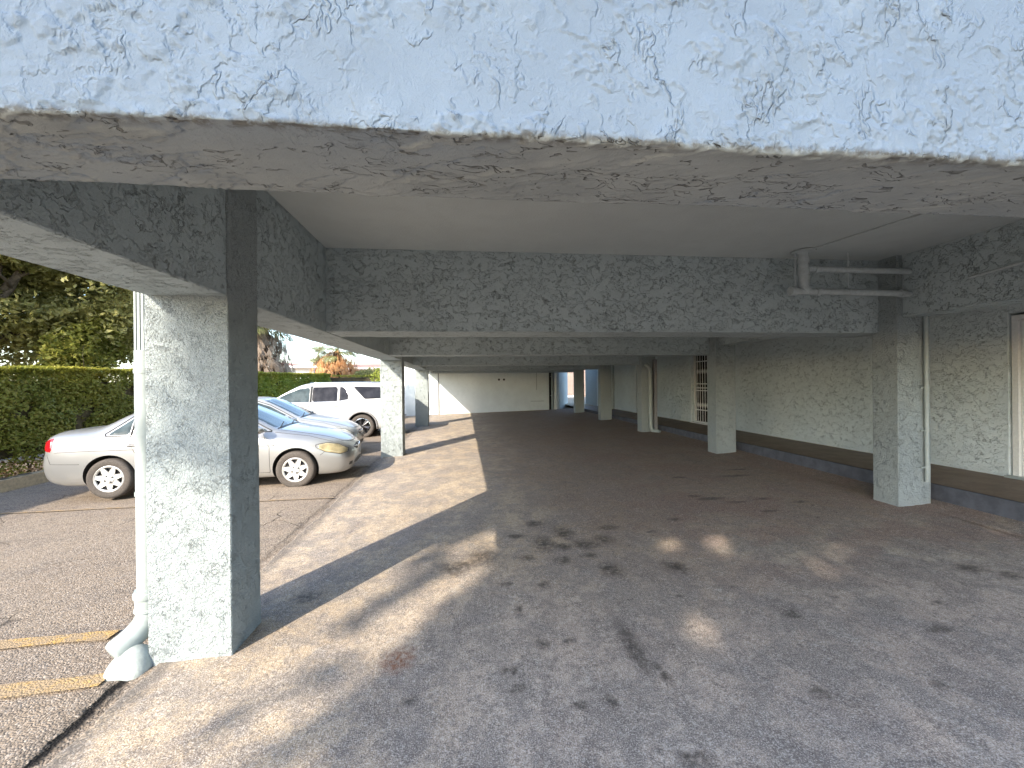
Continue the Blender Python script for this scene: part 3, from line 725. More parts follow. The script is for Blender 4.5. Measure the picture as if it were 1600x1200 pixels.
def wallpipe(x, y, z0, z1, r, label, foot=False, straps=(), cat='drain pipe', group=None, mat='pvc'):
    t = empty('drain_pipe', (x, y, z0), 0, label, cat, group)
    pts = [(x, y, z0+(.12 if foot else 0)), (x, y, z1)]
    if foot: pts = [(x+.17, y-.22, z0+.012+r), (x+.11, y-.14, z0+.03+r), (x+.035, y-.05, z0+.10), (x, y, z0+.20), (x, y, z1-.15), (x-.03, y, z1-.04), (x-.14, y+.02, z1+.05)]
    autosmooth(MB().tube(pts, r, 16).build('pipe', M[mat], t), 60)
    for s_ in straps:
        autosmooth(MB().lathe([(r, s_-.015), (r+.006, s_-.015), (r+.006, s_+.015), (r, s_+.015)], (x, y, 0), seg=16).build('strap', M[mat], t))
        MB().box(x-r-.05, x-r-.002, y+.0, y+.012, s_-.01, s_+.01).build('bracket', M[mat], t)
    return t
wallpipe(5.335, 4.345, .45, 2.38, .022, 'slim vertical pipe strapped to the nearest garage column by the walkway', straps=(.62, 1.05, 1.55))
wallpipe(5.235, 11.52, .17, 2.12, .055, 'white drain pipe with kicked out foot on the third walkway column', foot=True, straps=(.8, 1.25))
b = MB(); b.box(5.34, 5.43, 11.50, 11.60, .15, 2.3); tag(b.build('dark_column_side', M['grey_plastic']), 'dark narrow box painted as the shaded side of the third walkway column', 'column side')  # dark box put in for the shaded part of the column
wallpipe(6.79, 18.95, .42, 2.9, .05, 'white pipe on the walkway wall between the fourth and fifth columns', straps=(1.3,))
wallpipe(4.44, 21.55, .18, 3.0, .05, 'white pipe at the end of the end wall by the dark recess', straps=(1.0, 2.0))
wallpipe(-1.43, 21.56, .12, 2.9, .022, 'thin grey pipe down the sunlit end wall', mat='grey_plastic')
b = MB(); b.tube([(3.62, 21.58, 1.3), (3.62, 21.58, 2.9)], .018, 8); tag(b.build('wall_conduit', M['pipe_grey']), 'short vertical conduit high on the end wall', 'conduit')
b = MB(); b.tube([(3.3, 21.58, .72), (4.0, 21.58, .72)], .014, 8); tag(b.build('wall_rail', M['pipe_grey']), 'short horizontal rod low on the end wall', 'rod')
for i, x in enumerate((1.66, 1.92)):
    b = MB(); b.lathe([(.0, -.01), (.055, -.01), (.055, 0.02)], (x, 21.59, 1.86), axis='y', seg=14)
    tag(b.build('wall_vent', M['dark']), ['small dark round vent on the end wall, farther from the recess', 'small dark round vent on the end wall, nearer the recess'][i], 'vent', 'round vents on the end wall')
# ------------------------------------------------------------------ cars
def cr(P, n):
    """Catmull-Rom through rows of P, n samples per span"""
    P = np.asarray(P, float); out = []
    Q = np.concatenate([[2*P[0]-P[1]], P, [2*P[-1]-P[-2]]])
    for i in range(1, len(Q)-2):
        for k in range(n):
            t = k/n; a, b_, c, d_ = Q[i-1], Q[i], Q[i+1], Q[i+2]
            out.append(.5*((2*b_)+(-a+c)*t+(2*a-5*b_+4*c-d_)*t*t+(-a+3*b_-3*c+d_)*t**3))
    out.append(P[-1]); return np.array(out)
def car_body(st, nx=5, nr=4):
    rings = []
    for (x, zb, ws, zm, wm, zbt, wb, zg, wg, zr, wr, zt) in st:
        pts = [(0, zb), (ws*.8, zb), (ws, zb+.035), (wm, zm), (wb, zbt), (wg, zg), (wr, zr), (wr*.55, zr+(zt-zr)*.72), (0, zt)]
        r = cr(np.array(pts), nr); r[:, 0] = np.maximum(r[:, 0], 0); r[0, 0] = r[-1, 0] = 0
        rings.append(np.column_stack([np.full(len(r), x), r]))
    A = np.array(rings)                       # S x K x 3
    S = cr(A.reshape(len(st), -1), nx).reshape(-1, A.shape[1], 3); S[:, :, 1] = np.maximum(S[:, :, 1], 0)
    K = S.shape[1]
    mirror = S[:, 1:-1][:, ::-1].copy(); mirror[:, :, 1] *= -1
    ring = np.concatenate([S, mirror], 1); n, k = ring.shape[:2]
    V = ring.reshape(-1, 3).tolist(); F_ = []
    for i in range(n-1):
        for j in range(k):
            F_.append((i*k+j, i*k+(j+1) % k, (i+1)*k+(j+1) % k, (i+1)*k+j))
    for e, base in ((0, 0), (1, (n-1)*k)):
        c = len(V); V.append(ring[0 if e == 0 else -1].mean(0).tolist())
        for j in range(k):
            f = (base+j, base+(j+1) % k, c); F_.append(f if e else f[::-1])
    return V, F_
class Car:
    def __init__(s, name, st, mat, axles, wr_, track, label, cat, loc_, head, group=None):
        s.root = empty(name, (0, 0, 0), 0, label, cat, group); s.root['localparts'] = 1
        V, F_ = car_body(st)
        me = bpy.data.meshes.new('body'); me.from_pydata(V, [], F_); me.update()
        bm = bmesh.new(); bm.from_mesh(me); bmesh.ops.remove_doubles(bm, verts=bm.verts, dist=1e-5); bmesh.ops.recalc_face_normals(bm, faces=bm.faces); s.bvh = BVHTree.FromBMesh(bm); bm.to_mesh(me); bm.free()
        me.materials.append(mat); me.materials.append(M['black_plastic'])
        o = bpy.data.objects.new('body', me); COL.objects.link(o); s.body = o
        cut = []
        for x in axles:
            for sy in (-1, 1):
                m = MB(); R_ = wr_*1.155
                m.tube([(x, sy*(track-.27), wr_+.01), (x, sy*(track+.5), wr_+.01)], R_, 40)
                c = mesh_obj('arch_cutter', m.V, m.F, M['black_plastic']); c.data.materials.clear(); c.data.materials.append(mat); c.data.materials.append(M['black_plastic'])
                for p in c.data.polygons: p.material_index = 1
                md = o.modifiers.new('b', 'BOOLEAN'); md.operation = 'DIFFERENCE'; md.object = c; md.solver = 'EXACT'; cut.append(c)
        dg = bpy.context.evaluated_depsgraph_get(); dg.update()
        nm = bpy.data.meshes.new_from_object(o.evaluated_get(dg)); o.modifiers.clear(); o.data = nm; nm.name = 'body'
        for c in cut: bpy.data.objects.remove(c)
        for p in nm.polygons: p.use_smooth = True
        nm.set_sharp_from_angle(angle=R(38)); o.parent = s.root
        s.loc, s.head = loc_, head
    def place(s):
        s.root.location = s.loc; s.root.rotation_euler = (0, 0, s.head)
    def cast(s, p, d):
        h = s.bvh.ray_cast(Vector(p), Vector(d)); return h[0], h[1]
    def drape(s, name, x0, x1, fb, ft, mat, view='side', sy=-1, off=.006, nu=16, nv=8, parent=None, smooth=True):
        """panel laid on the body, outlined in side (x,z), top (x,y) or front (y,z) view, closed to the body at its rim"""
        V = []; ok = True; G = {}
        for i in range(nu+1):
            u = x0+(x1-x0)*i/nu; lo, hi = fb(u), ft(u)
            for j in range(nv+1):
                v = lo+(hi-lo)*j/nv
                if view == 'side': p, d_ = (u, sy*3, v), (0, -sy, 0)
                elif view == 'top': p, d_ = (u, v, 4), (0, 0, -1)
                elif view == 'front': p, d_ = (5, u, v), (-1, 0, 0)
                else: p, d_ = (-5, u, v), (1, 0, 0)
                h, n = s.cast(p, d_)
                if h is None: h = Vector(p)+Vector(d_)*3; n = -Vector(d_); ok = False
                if n.dot(Vector(d_)) > 0: n = -n
                rim = i in (0, nu) or j in (0, nv)
                V.append(tuple(h+n*(off*.0 if rim else off))); G[i, j] = len(V)-1
        F_ = [(G[i, j], G[i+1, j], G[i+1, j+1], G[i, j+1]) for i in range(nu) for j in range(nv)]
        o = mesh_obj(name, V, F_, mat, None, smooth)
        bm = bmesh.new(); bm.from_mesh(o.data); bmesh.ops.recalc_face_normals(bm, faces=bm.faces)
        c = bm.faces[:][len(bm.faces)//2] if len(bm.faces) else None
        bm.to_mesh(o.data); bm.free()
        o.parent = parent or s.root; return o
    def strip(s, name, pts, w, mat, sy=-1, view='side', off=.003):
        """thin seam or moulding following a polyline on the body"""
        b = MB(); prev = None; PP = []
        P = []
        for a, c in zip(pts[:-1], pts[1:]):
            n = max(2, int(math.dist(a, c)/.04))
            P += [(a[0]+(c[0]-a[0])*k/n, a[1]+(c[1]-a[1])*k/n) for k in range(n)]
        P.append(pts[-1])
        for (u, v) in P:
            if view == 'side': h, n = s.cast((u, sy*3, v), (0, -sy, 0))
            elif view == 'top': h, n = s.cast((u, v, 4), (0, 0, -1))
            else: h, n = s.cast((5, u, v), (-1, 0, 0))
            if h is not None: PP.append(h+n*off*(1 if n.dot(Vector((0, sy, 0) if view == 'side' else (0, 0, 1) if view == 'top' else (1, 0, 0))) > 0 else -1))
        b.tube(PP, w/2, 6); o = mesh_obj(name, b.V, b.F, mat, None, True); o.parent = s.root; return o
def lin(*p):
    xs_ = [a for a, _ in p]; ys_ = [b_ for _, b_ in p]
    return lambda u: float(np.interp(u, xs_, ys_))
def wheel(parent, x, y, r, sy, style, wd=.19):
    t = bpy.data.objects.new('wheel', None); COL.objects.link(t); t.parent = parent; t.location = (x, y, r); t.empty_display_size = .1
    rr = r*.66 if style == 'cap' else r*.70
    ih = wd/2
    prof = [(rr*.98, -ih), (r*.90, -ih), (r*.975, -ih*.8), (r, -ih*.45), (r, ih*.45), (r*.975, ih*.8), (r*.93, ih*.97), (r*.85, ih*1.03), (rr*1.06, ih*.98), (rr*.98, ih*.9), (rr*.96, ih*.4)]
    prof = [(a, b*sy) for a, b in prof]
    autosmooth(_child(MB().lathe(prof, (0, 0, 0), 'y', 44), 'tyre', M['rubber'], t), 50)
    m = MB(); y0 = ih*.82*sy
    if style == 'cap':
        _child(MB().lathe([(rr*.98, ih*.45*sy), (0.001, ih*.40*sy)], (0, 0, 0), 'y', 32), 'rim', M['alloy_dark'], t)
        m.lathe([(rr*.99, ih*.50*sy), (rr*1.0, ih*.92*sy), (rr*.95, ih*.99*sy), (rr*.86, ih*.86*sy), (rr*.86, ih*.6*sy)], (0, 0, 0), 'y', 44)
        N = 7
        for k in range(N):
            a0 = 2*math.pi*k/N+.3
            def pt(rad, ang, yy): return (rad*math.cos(ang), yy*sy, rad*math.sin(ang))
            for s_ in (-1, 1):
                pass
            A = [pt(rr*.25, a0-.45, ih*.80), pt(rr*.25, a0+.45, ih*.80), pt(rr*.52, a0+.42, ih*.88), pt(rr*.90, a0+.13, ih*.90), pt(rr*.90, a0-.13, ih*.90), pt(rr*.52, a0-.42, ih*.88)]
            Bk = [(p[0], p[1]-.02*sy, p[2]) for p in A]
            n = len(m.V); m.V += A+Bk
            m.F.append(tuple(n+i for i in range(6)));
            for i in range(6): m.F.append((n+i, n+(i+1) % 6, n+6+(i+1) % 6, n+6+i))
        m.lathe([(rr*.40, ih*.70*sy), (rr*.40, ih*.84*sy), (rr*.30, ih*.95*sy), (rr*.12, ih*.99*sy), (0.001, ih*1.0*sy)], (0, 0, 0), 'y', 28)
        _child(m, 'hubcap', M['hubcap'], t)
        q = MB()
        for k in range(4):
            q = MB(); q.lathe([(.001, ih*1.0*sy), (.014, ih*1.0*sy), (.014, ih*.8*sy)], (rr*.27*math.cos(k*math.pi/2+.5), .001*sy, rr*.27*math.sin(k*math.pi/2+.5)), 'y', 10)
            _child(q, 'wheel_nut', M['black_plastic'], t)
    else:
        _child(MB().lathe([(rr*.97, -ih*.1*sy), (0.001, -ih*.1*sy)], (0, 0, 0), 'y', 32), 'brake_disc', M['black_plastic'], t)
        m.lathe([(rr*.99, ih*.2*sy), (rr*1.0, ih*.9*sy), (rr*.93, ih*.9*sy), (rr*.92, ih*.2*sy)], (0, 0, 0), 'y', 44)
        for k in range(6):
            for da in (-.16, .16):
                a0 = 2*math.pi*k/6+.2
                c0 = (rr*.16*math.cos(a0), ih*.62*sy, rr*.16*math.sin(a0)); c1 = (rr*.93*math.cos(a0+da), ih*.72*sy, rr*.93*math.sin(a0+da))
                m.tube([c0, c1], [.03, .02], 6)
        m.lathe([(rr*.22, ih*.5*sy), (rr*.2, ih*.75*sy), (0.001, ih*.78*sy)], (0, 0, 0), 'y', 20)
        _child(m, 'rim', M['alloy_dark'], t)
        q = MB(); q.lathe([(rr*.99, ih*.93*sy), (rr*.94, ih*.95*sy)], (0, 0, 0), 'y', 44)
        q.lathe([(.05, ih*.77*sy), (.045, ih*.83*sy), (0.001, ih*.84*sy)], (0, 0, 0), 'y', 16)
        for k in range(6):
            a0 = 2*math.pi*k/6+.2
            q.tube([(rr*.3*math.cos(a0), ih*.84*sy, rr*.3*math.sin(a0)), (rr*.80*math.cos(a0), ih*.90*sy, rr*.80*math.sin(a0))], .008, 5)
        _child(q, 'rim_trim', M['chrome'], t)
    return t
def _child(mb, name, mat, parent):
    o = mesh_obj(name, mb.V, mb.F, mat, None, False); o.parent = parent; return o
SEDAN = [
    (-2.25, .36, .50, .52, .60, .70, .58, .82, .53, .89, .38, .90), (-2.22, .30, .66, .51, .73, .72, .70, .90, .65, .96, .46, .975), (-2.12, .25, .73, .50, .80, .745, .785, .935, .72, 1.01, .54, 1.03),
    (-1.95, .21, .76, .50, .83, .765, .825, .945, .75, 1.03, .58, 1.055), (-1.70, .20, .78, .50, .845, .785, .84, .945, .77, 1.045, .60, 1.075),
    (-1.50, .20, .78, .50, .85, .80, .85, .945, .79, 1.09, .61, 1.125), (-1.20, .20, .79, .50, .85, .82, .85, .94, .80, 1.235, .60, 1.28), (-.90, .19, .79, .50, .85, .82, .85, .935, .80, 1.34, .585, 1.39),
    (-.50, .19, .79, .50, .85, .82, .85, .93, .80, 1.385, .575, 1.435), (-.10, .19, .79, .50, .85, .815, .85, .925, .80, 1.385, .575, 1.44), (.20, .19, .79, .50, .85, .81, .85, .915, .80, 1.33, .59, 1.395),
    (.50, .19, .79, .50, .85, .80, .85, .91, .795, 1.20, .62, 1.26), (.80, .19, .79, .50, .85, .79, .85, .90, .785, 1.06, .655, 1.10), (1.00, .19, .79, .50, .85, .775, .845, .885, .77, .97, .67, .995),
    (1.25, .19, .79, .50, .85, .75, .84, .86, .76, .925, .62, .955), (1.60, .19, .775, .49, .835, .70, .815, .80, .73, .86, .56, .895), (1.85, .19, .74, .47, .80, .65, .77, .735, .68, .785, .52, .82),
    (2.02, .20, .68, .45, .74, .59, .70, .665, .60, .71, .45, .74), (2.12, .23, .58, .43, .63, .54, .58, .60, .50, .635, .36, .655), (2.17, .28, .42, .41, .47, .50, .43, .545, .37, .57, .25, .58)]
def sedan(mat, label, loc_, head, light, group):
    c = Car('parked_sedan', SEDAN, mat, (-1.31, 1.31), .307, .77, label, 'car', loc_, head, group)
    for sy in (-1, 1):
        g = M['glass']
        c.drape('side_window', -.255, .86, lambda u: .955, lin((-.255, 1.335), (.1, 1.325), (.35, 1.24), (.86, .965)), g, 'side', sy, .006, 22, 8)
        c.drape('side_window', -1.02, -.34, lambda u: .960, lin((-1.02, 1.25), (-.80, 1.31), (-.34, 1.335)), g, 'side', sy, .006, 12, 8)
        c.drape('quarter_window', -1.34, -1.07, lambda u: .965, lin((-1.34, .995), (-1.07, 1.215)), g, 'side', sy, .006, 8, 6)
        c.strip('window_trim', [(.93, .945), (-.3, .940), (-1.38, .950), (-1.40, .985), (-1.06, 1.265), (-.80, 1.345), (-.25, 1.365), (.10, 1.355), (.36, 1.265), (.93, .955)], .016, M['black_plastic'], sy)
        c.strip('window_trim', [(-.30, .955), (-.30, 1.355)], .045, M['black_plastic'], sy, off=.001)
        c.strip('window_trim', [(-1.045, .96), (-1.045, 1.25)], .03, M['black_plastic'], sy, off=.001)
        c.strip('side_moulding', [(-2.02, .735), (-1.6, .745), (-.4, .745), (1.0, .725)], .014, M['grey_plastic'], sy)
        for pts in ([(-.30, .94), (-.30, .28)], [(.80, .93), (.92, .70), (.92, .28)], [(-1.05, .94), (-1.02, .80), (-.93, .62)], [(-.93, .28), (.92, .28)], [(-2.13, .70), (-2.07, .56), (-1.69, .545)], [(1.69, .53), (1.78, .60), (1.80, .66)], [(.98, .93), (1.5, .845), (1.86, .735)], [(-2.10, .90), (-1.8, .925), (-1.45, .945)]):
            c.strip('panel_seam', pts, .007, M['black_plastic'], sy, off=.0)
        for x in (-.18, -.98):
            m = MB(); m.box(x-.08, x+.08, sy*.862-.012, sy*.862+.012, .795, .825, .008); o = mesh_obj('door_handle', m.V, m.F, M['grey_plastic']); o.parent = c.root
            c.drape('handle_recess', x-.09, x+.09, lambda u: .785, lambda u: .835, M['black_plastic'], 'side', sy, .001, 6, 3)
        c.drape('headlight', 1.66, 2.09, lin((1.62, .665), (1.76, .585), (2.0, .530), (2.10, .550)), lin((1.62, .70), (1.78, .725), (1.95, .69), (2.10, .60)), M[light], 'side', sy, .010, 14, 8)
        c.strip('headlight_rim', [(1.62, .668), (1.76, .583), (2.0, .528), (2.10, .548), (2.10, .60), (1.95, .693), (1.78, .728), (1.62, .705), (1.62, .668)], .010, M['black_plastic'], sy, off=.001)
        c.drape('tail_light', -2.215, -2.07, lin((-2.215, .75), (-2.07, .735)), lin((-2.215, .90), (-2.07, .945)), M['red_lens'], 'side', sy, .010, 8, 6)
        m = MB()
        bm = bmesh.new(); bmesh.ops.create_uvsphere(bm, u_segments=16, v_segments=10, radius=1)
        for v in bm.verts: v.co = Vector((.78+v.co.x*(.05 if v.co.x < 0 else .09), sy*(.93+v.co.y*.10), .985+v.co.z*.065))
        me = bpy.data.meshes.new('wing_mirror'); bm.to_mesh(me); bm.free(); me.materials.append(mat); o = bpy.data.objects.new('wing_mirror', me); COL.objects.link(o); o.parent = c.root; autosmooth(o, 180)
        for x in (-1.31, 1.31):
            wheel(c.root, x, sy*.765, .307, sy, 'cap')
    c.drape('windshield', .22, .965, lin((.22, -.53), (.60, -.585), (.965, -.63)), lin((.22, .53), (.60, .585), (.965, .63)), M['glass'], 'top', 1, .006, 20, 22)
    c.drape('rear_window', -1.50, -.94, lin((-1.50, -.55), (-.94, -.53)), lin((-1.50, .55), (-.94, .53)), M['glass'], 'top', 1, .006, 14, 16)
    c.drape('cowl', .97, 1.03, lambda u: -.66, lambda u: .66, M['black_plastic'], 'top', 1, .004, 3, 16)
    for y0, y1 in ((-.55, -.05), (.1, .6)): c.strip('wiper', [(1.0, y0), (.90, y1)], .018, M['black_plastic'], 1, 'top', .012)
    c.strip('panel_seam', [(1.04, -.66), (1.6, -.60), (1.98, -.50), (2.08, -.30), (2.10, 0), (2.08, .30), (1.98, .50), (1.6, .60), (1.04, .66)], .008, M['black_plastic'], 1, 'top', .0)
    c.drape('grille', -.34, .34, lin((-.34, .585), (-.2, .535), (0, .515), (.2, .535), (.34, .585)), lin((-.34, .60), (0, .625), (.34, .60)), M['black_plastic'], 'front', 1, .004, 16, 5)
    c.strip('grille_bar', [(-.32, .592), (0, .567), (.32, .592)], .020, M['chrome'], 1, 'front', .010)
    m = MB(); h, n = c.cast((5, 0, .57), (-1, 0, 0)); m.box(h.x+.004, h.x+.016, -.045, .045, .535, .605, .004); o = mesh_obj('badge', m.V, m.F, M['chrome']); o.parent = c.root
    c.drape('lower_intake', -.40, .40, lin((-.40, .31), (0, .27), (.40, .31)), lin((-.40, .345), (0, .365), (.40, .345)), M['black_plastic'], 'front', 1, .003, 16, 5)
    for sy in (-1, 1): c.drape('fog_recess', sy*.56-.06, sy*.56+.06, lambda u: .31, lambda u: .365, M['black_plastic'], 'front', 1, .002, 6, 4)
    c.strip('panel_seam', [(-2.24, .0), (-2.20, .4)], .006, M['black_plastic'], 1, 'top', 0)
    c.place(); return c
RW = Vector((-5.47, 7.01, 0)); FW = Vector((-2.87, 7.28, 0)); hd = math.atan2(FW.y-RW.y, FW.x-RW.x)
mid = (RW+FW)/2+Vector((-math.sin(hd), math.cos(hd), 0))*.86+Vector((.03, 0, 0))
def gz(x, y): return float(gfl(x, y))
sedan(M['silver'], 'silver sedan with yellowed headlight and silver hubcaps parked behind the near column', (mid.x, mid.y, gz(mid.x, mid.y)+.002), hd, 'amber', 'cars in the parking lot')
sedan(M['pearl'], 'pale silver sedan parked between the nearer sedan and the white car', (-4.76, 10.45, gz(-4.5, 10.35)+.002), R(4.5), 'clear_lens', 'cars in the parking lot')

TRAV = [
    (-2.66, .45, .70, .62, .84, .92, .84, 1.10, .80, 1.35, .66, 1.40), (-2.58, .36, .82, .62, .93, .95, .925, 1.15, .90, 1.58, .70, 1.66), (-2.35, .31, .90, .62, .965, 1.00, .965, 1.17, .94, 1.67, .72, 1.74),
    (-1.90, .28, .92, .62, .985, 1.02, .985, 1.17, .955, 1.69, .73, 1.775), (-1.30, .27, .93, .62, .985, 1.02, .985, 1.15, .96, 1.70, .73, 1.785), (-.60, .26, .93, .62, .985, 1.01, .985, 1.14, .96, 1.70, .73, 1.785),
    (0., .26, .93, .62, .985, 1.0, .985, 1.13, .96, 1.68, .73, 1.77), (.35, .26, .93, .62, .985, 1.0, .985, 1.125, .955, 1.62, .73, 1.70), (.70, .26, .93, .62, .985, .99, .98, 1.12, .95, 1.46, .75, 1.53),
    (1.05, .26, .93, .62, .985, .98, .98, 1.11, .94, 1.26, .78, 1.30), (1.30, .26, .93, .62, .985, .97, .975, 1.09, .93, 1.15, .80, 1.175), (1.60, .26, .93, .62, .98, .95, .97, 1.06, .90, 1.10, .75, 1.13),
    (2.05, .27, .91, .62, .965, .90, .94, .99, .86, 1.03, .70, 1.07), (2.35, .29, .86, .60, .91, .84, .88, .92, .80, .96, .64, .99), (2.48, .33, .76, .58, .80, .76, .78, .84, .70, .87, .55, .89), (2.53, .40, .62, .56, .66, .70, .62, .76, .56, .79, .4, .80)]
HD2 = R(183.5)
rw = Vector((-3.27, 13.53, 0)); ax = Vector((math.cos(HD2), math.sin(HD2), 0)); lf = Vector((-math.sin(HD2), math.cos(HD2), 0))
c0 = rw+ax*1.535-lf*.985
c = Car('parked_car', TRAV, M['white_paint'], (-1.535, 1.535), .375, .87, 'large white sport utility car with tinted windows and black alloy wheels', 'car', (c0.x, c0.y, gz(c0.x, c0.y)+.002), HD2, 'cars in the parking lot')
for sy in (-1, 1):
    c.drape('side_window', .02, 1.12, lin((.02, 1.17), (1.12, 1.15)), lin((.02, 1.615), (.35, 1.565), (.70, 1.42), (1.12, 1.20)), M['glass'], 'side', sy, .006, 20, 8)
    c.drape('side_window', -.80, -.06, lin((-.80, 1.185), (-.06, 1.17)), lin((-.80, 1.63), (-.06, 1.62)), M['tint'], 'side', sy, .006, 14, 8)
    c.drape('quarter_window', -1.12, -.86, lin((-1.12, 1.235), (-.86, 1.19)), lin((-1.12, 1.42), (-.98, 1.60), (-.86, 1.63)), M['tint'], 'side', sy, .006, 10, 8)
    c.drape('rear_side_window', -2.42, -1.28, lin((-2.42, 1.26), (-1.62, 1.235), (-1.28, 1.595)), lin((-2.42, 1.60), (-1.28, 1.63)), M['tint'], 'side', sy, .006, 24, 8)
    c.strip('window_trim', [(1.22, 1.15), (-.82, 1.165), (-1.14, 1.215), (-1.16, 1.30), (-1.0, 1.62), (-.85, 1.66), (0, 1.65), (.36, 1.60), (.72, 1.45), (1.22, 1.17)], .022, M['chrome'], sy)
    c.strip('window_trim', [(-.02, 1.17), (-.02, 1.64)], .06, M['black_plastic'], sy, off=.001)
    c.strip('window_trim', [(-.83, 1.18), (-.83, 1.64)], .03, M['white_paint'], sy, off=.004)
    for pts in ([(-.02, 1.15), (-.02, .42)], [(1.12, 1.12), (1.14, .8), (1.08, .42)], [(-1.10, 1.22), (-1.02, 1.0), (-.95, .75), (-.93, .42)], [(-2.3, .80), (-2.6, .82)], [(-.93, .42), (1.08, .42)]):
        c.strip('panel_seam', pts, .009, M['grey_plastic'], sy, off=0)
    pts = [(-1.535+.455*math.cos(R(a)), .385+.455*math.sin(R(a))) for a in range(-6, 187, 8)]
    c.strip('arch_moulding', pts, .055, M['grey_plastic'], sy, off=.004)
    c.strip('arch_moulding', [(x+3.07, z) for x, z in pts], .055, M['grey_plastic'], sy, off=.004)
    c.strip('sill_moulding', [(-1.05, .33), (1.05, .33)], .09, M['grey_plastic'], sy, off=.004)
    for x in (.12, -.80):
        m = MB(); m.box(x-.10, x+.10, sy*.992-.014, sy*.992+.014, 1.03, 1.06, .008); o = mesh_obj('door_handle', m.V, m.F, M['white_paint']); o.parent = c.root
    c.strip('roof_rail', [(-2.1, 1.735), (-1.2, 1.75), (.1, 1.735)], .035, M['chrome'], sy, off=.02)
    bm = bmesh.new(); bmesh.ops.create_uvsphere(bm, u_segments=16, v_segments=10, radius=1)
    for v in bm.verts: v.co = Vector((.98+v.co.x*(.06 if v.co.x < 0 else .10), sy*(1.09+v.co.y*.11), 1.20+v.co.z*.085))
    me = bpy.data.meshes.new('wing_mirror'); bm.to_mesh(me); bm.free(); me.materials.append(M['white_paint']); o = bpy.data.objects.new('wing_mirror', me); COL.objects.link(o); o.parent = c.root; autosmooth(o, 180)
    c.drape('tail_light', -2.62, -2.36, lin((-2.62, 1.02), (-2.36, 1.06)), lin((-2.62, 1.16), (-2.36, 1.12)), M['red_lens'], 'side', sy, .008, 8, 5)
    for x in (-1.535, 1.535): wheel(c.root, x, sy*.87, .375, sy, 'alloy', .24)
c.drape('windshield', .46, 1.24, lambda u: -.68, lambda u: .68, M['glass'], 'top', 1, .006, 16, 16)
c.place()

# ------------------------------------------------------------------ planting
def crown_points(blobs, n, seed, shell=.55, thr=.5, ns=.9, holes=()):
    g = np.random.default_rng(seed); out = []; tot = sum(b[3]*b[4]*b[5] for b in blobs)
    for (x, y, z, rx, ry, rz) in blobs:
        k = int(n*rx*ry*rz/tot*2.2)
        d = g.normal(size=(k, 3)); d /= np.linalg.norm(d, axis=1)[:, None]
        r = (shell+(1-shell)*g.random(k))[:, None]
        P = d*r*[rx, ry, rz]+[x, y, z]
        P += (fbm(P, 1.4, seed, 2)[:, None]-.5)*d*.9
        m = fbm(P, ns, seed+3, 3) > thr
        for (hx, hy, hz, hr) in holes:
            q = P-np.array([hx, hy, hz]); sv = np.array(SUNV); pr = q-(q@sv)[:, None]*sv
            m &= np.linalg.norm(pr, axis=1) > hr
        out.append(P[m])
    return np.concatenate(out)
def limb(b, p, q, r0, r1, seed, n=6, wob=.12):
    g = random.Random(seed); p, q = Vector(p), Vector(q); L = (q-p).length; pts = []; rs = []
    for i in range(n+1):
        t = i/n; o = Vector((g.uniform(-1, 1), g.uniform(-1, 1), g.uniform(-.5, .5)))*wob*L*.25*math.sin(math.pi*t)
        pts.append(p+(q-p)*t+o); rs.append(r0+(r1-r0)*t)
    b.tube(pts, rs, 9); return pts
def broadleaf(name, base, trunk_h, blobs, nleaf, size, mat, label, seed, r=.18, thr=.46, cat='tree', shell=.35, ns=.9, holes=()):
    t = empty(name, base, 0, label, cat)
    b = MB(); g = random.Random(seed); bx = Vector(base); top = bx+Vector((0, 0, trunk_h))
    limb(b, bx-Vector((0, 0, .1)), top, r*1.2, r*.8, seed, 8)
    for i, bl in enumerate(blobs):
        c_ = Vector(bl[:3]); pts = limb(b, top-Vector((0, 0, .2)), c_, r*.6, r*.15, seed+i, 7, .25)
        for k in range(4):
            a = pts[3+k % 4]; e = c_+Vector((g.uniform(-1, 1)*bl[3], g.uniform(-1, 1)*bl[4], g.uniform(-.6, .9)*bl[5]))*.8
            limb(b, a, e, r*.22, r*.05, seed+i*7+k, 5, .25)
    autosmooth(b.build('trunk', M['bark'], t), 180)
    P = crown_points(blobs, nleaf, seed, shell, thr, ns, holes)
    g2 = np.random.default_rng(seed)
    leaves('crown', P, size*(.7+.6*g2.random(len(P))), M[mat], t, seed=seed)
    return t
# the big tree behind the hedge at the left
BL = [(-13.2, 10.5, 5.6, 2.6, 2.2, 2.2), (-11.0, 12.2, 5.3, 2.4, 2.0, 2.0), (-14.6, 9.0, 3.8, 2.2, 2.0, 1.8), (-11.9, 12.6, 3.5, 2.0, 1.7, 1.5), (-10.2, 13.2, 3.7, 1.6, 1.4, 1.5), (-13.5, 11.5, 7.8, 2.4, 2.2, 1.6), (-10.3, 12.6, 6.9, 1.9, 1.7, 1.4), (-13.2, 10.8, 3.0, 1.8, 1.6, 1.2)]
broadleaf('broadleaf_tree', (-12.2, 11.6, -.1), 3.0, BL, 80000, .16, 'leaf_tree', 'dense broadleaf tree rising behind the clipped hedge', 5, .2, .38, shell=.25, ns=.7)
# leafy shrub between hedge and tree, paler
broadleaf('shrub', (-10.0, 12.0, 0), 1.2, [(-10.1, 12.1, 2.35, .8, .7, .9), (-9.9, 12.6, 3.0, .7, .6, .7)], 3600, .13, 'leaf_hedge', 'pale green shrub just above the hedge below the big tree', 15, .04, .36, 'shrub')

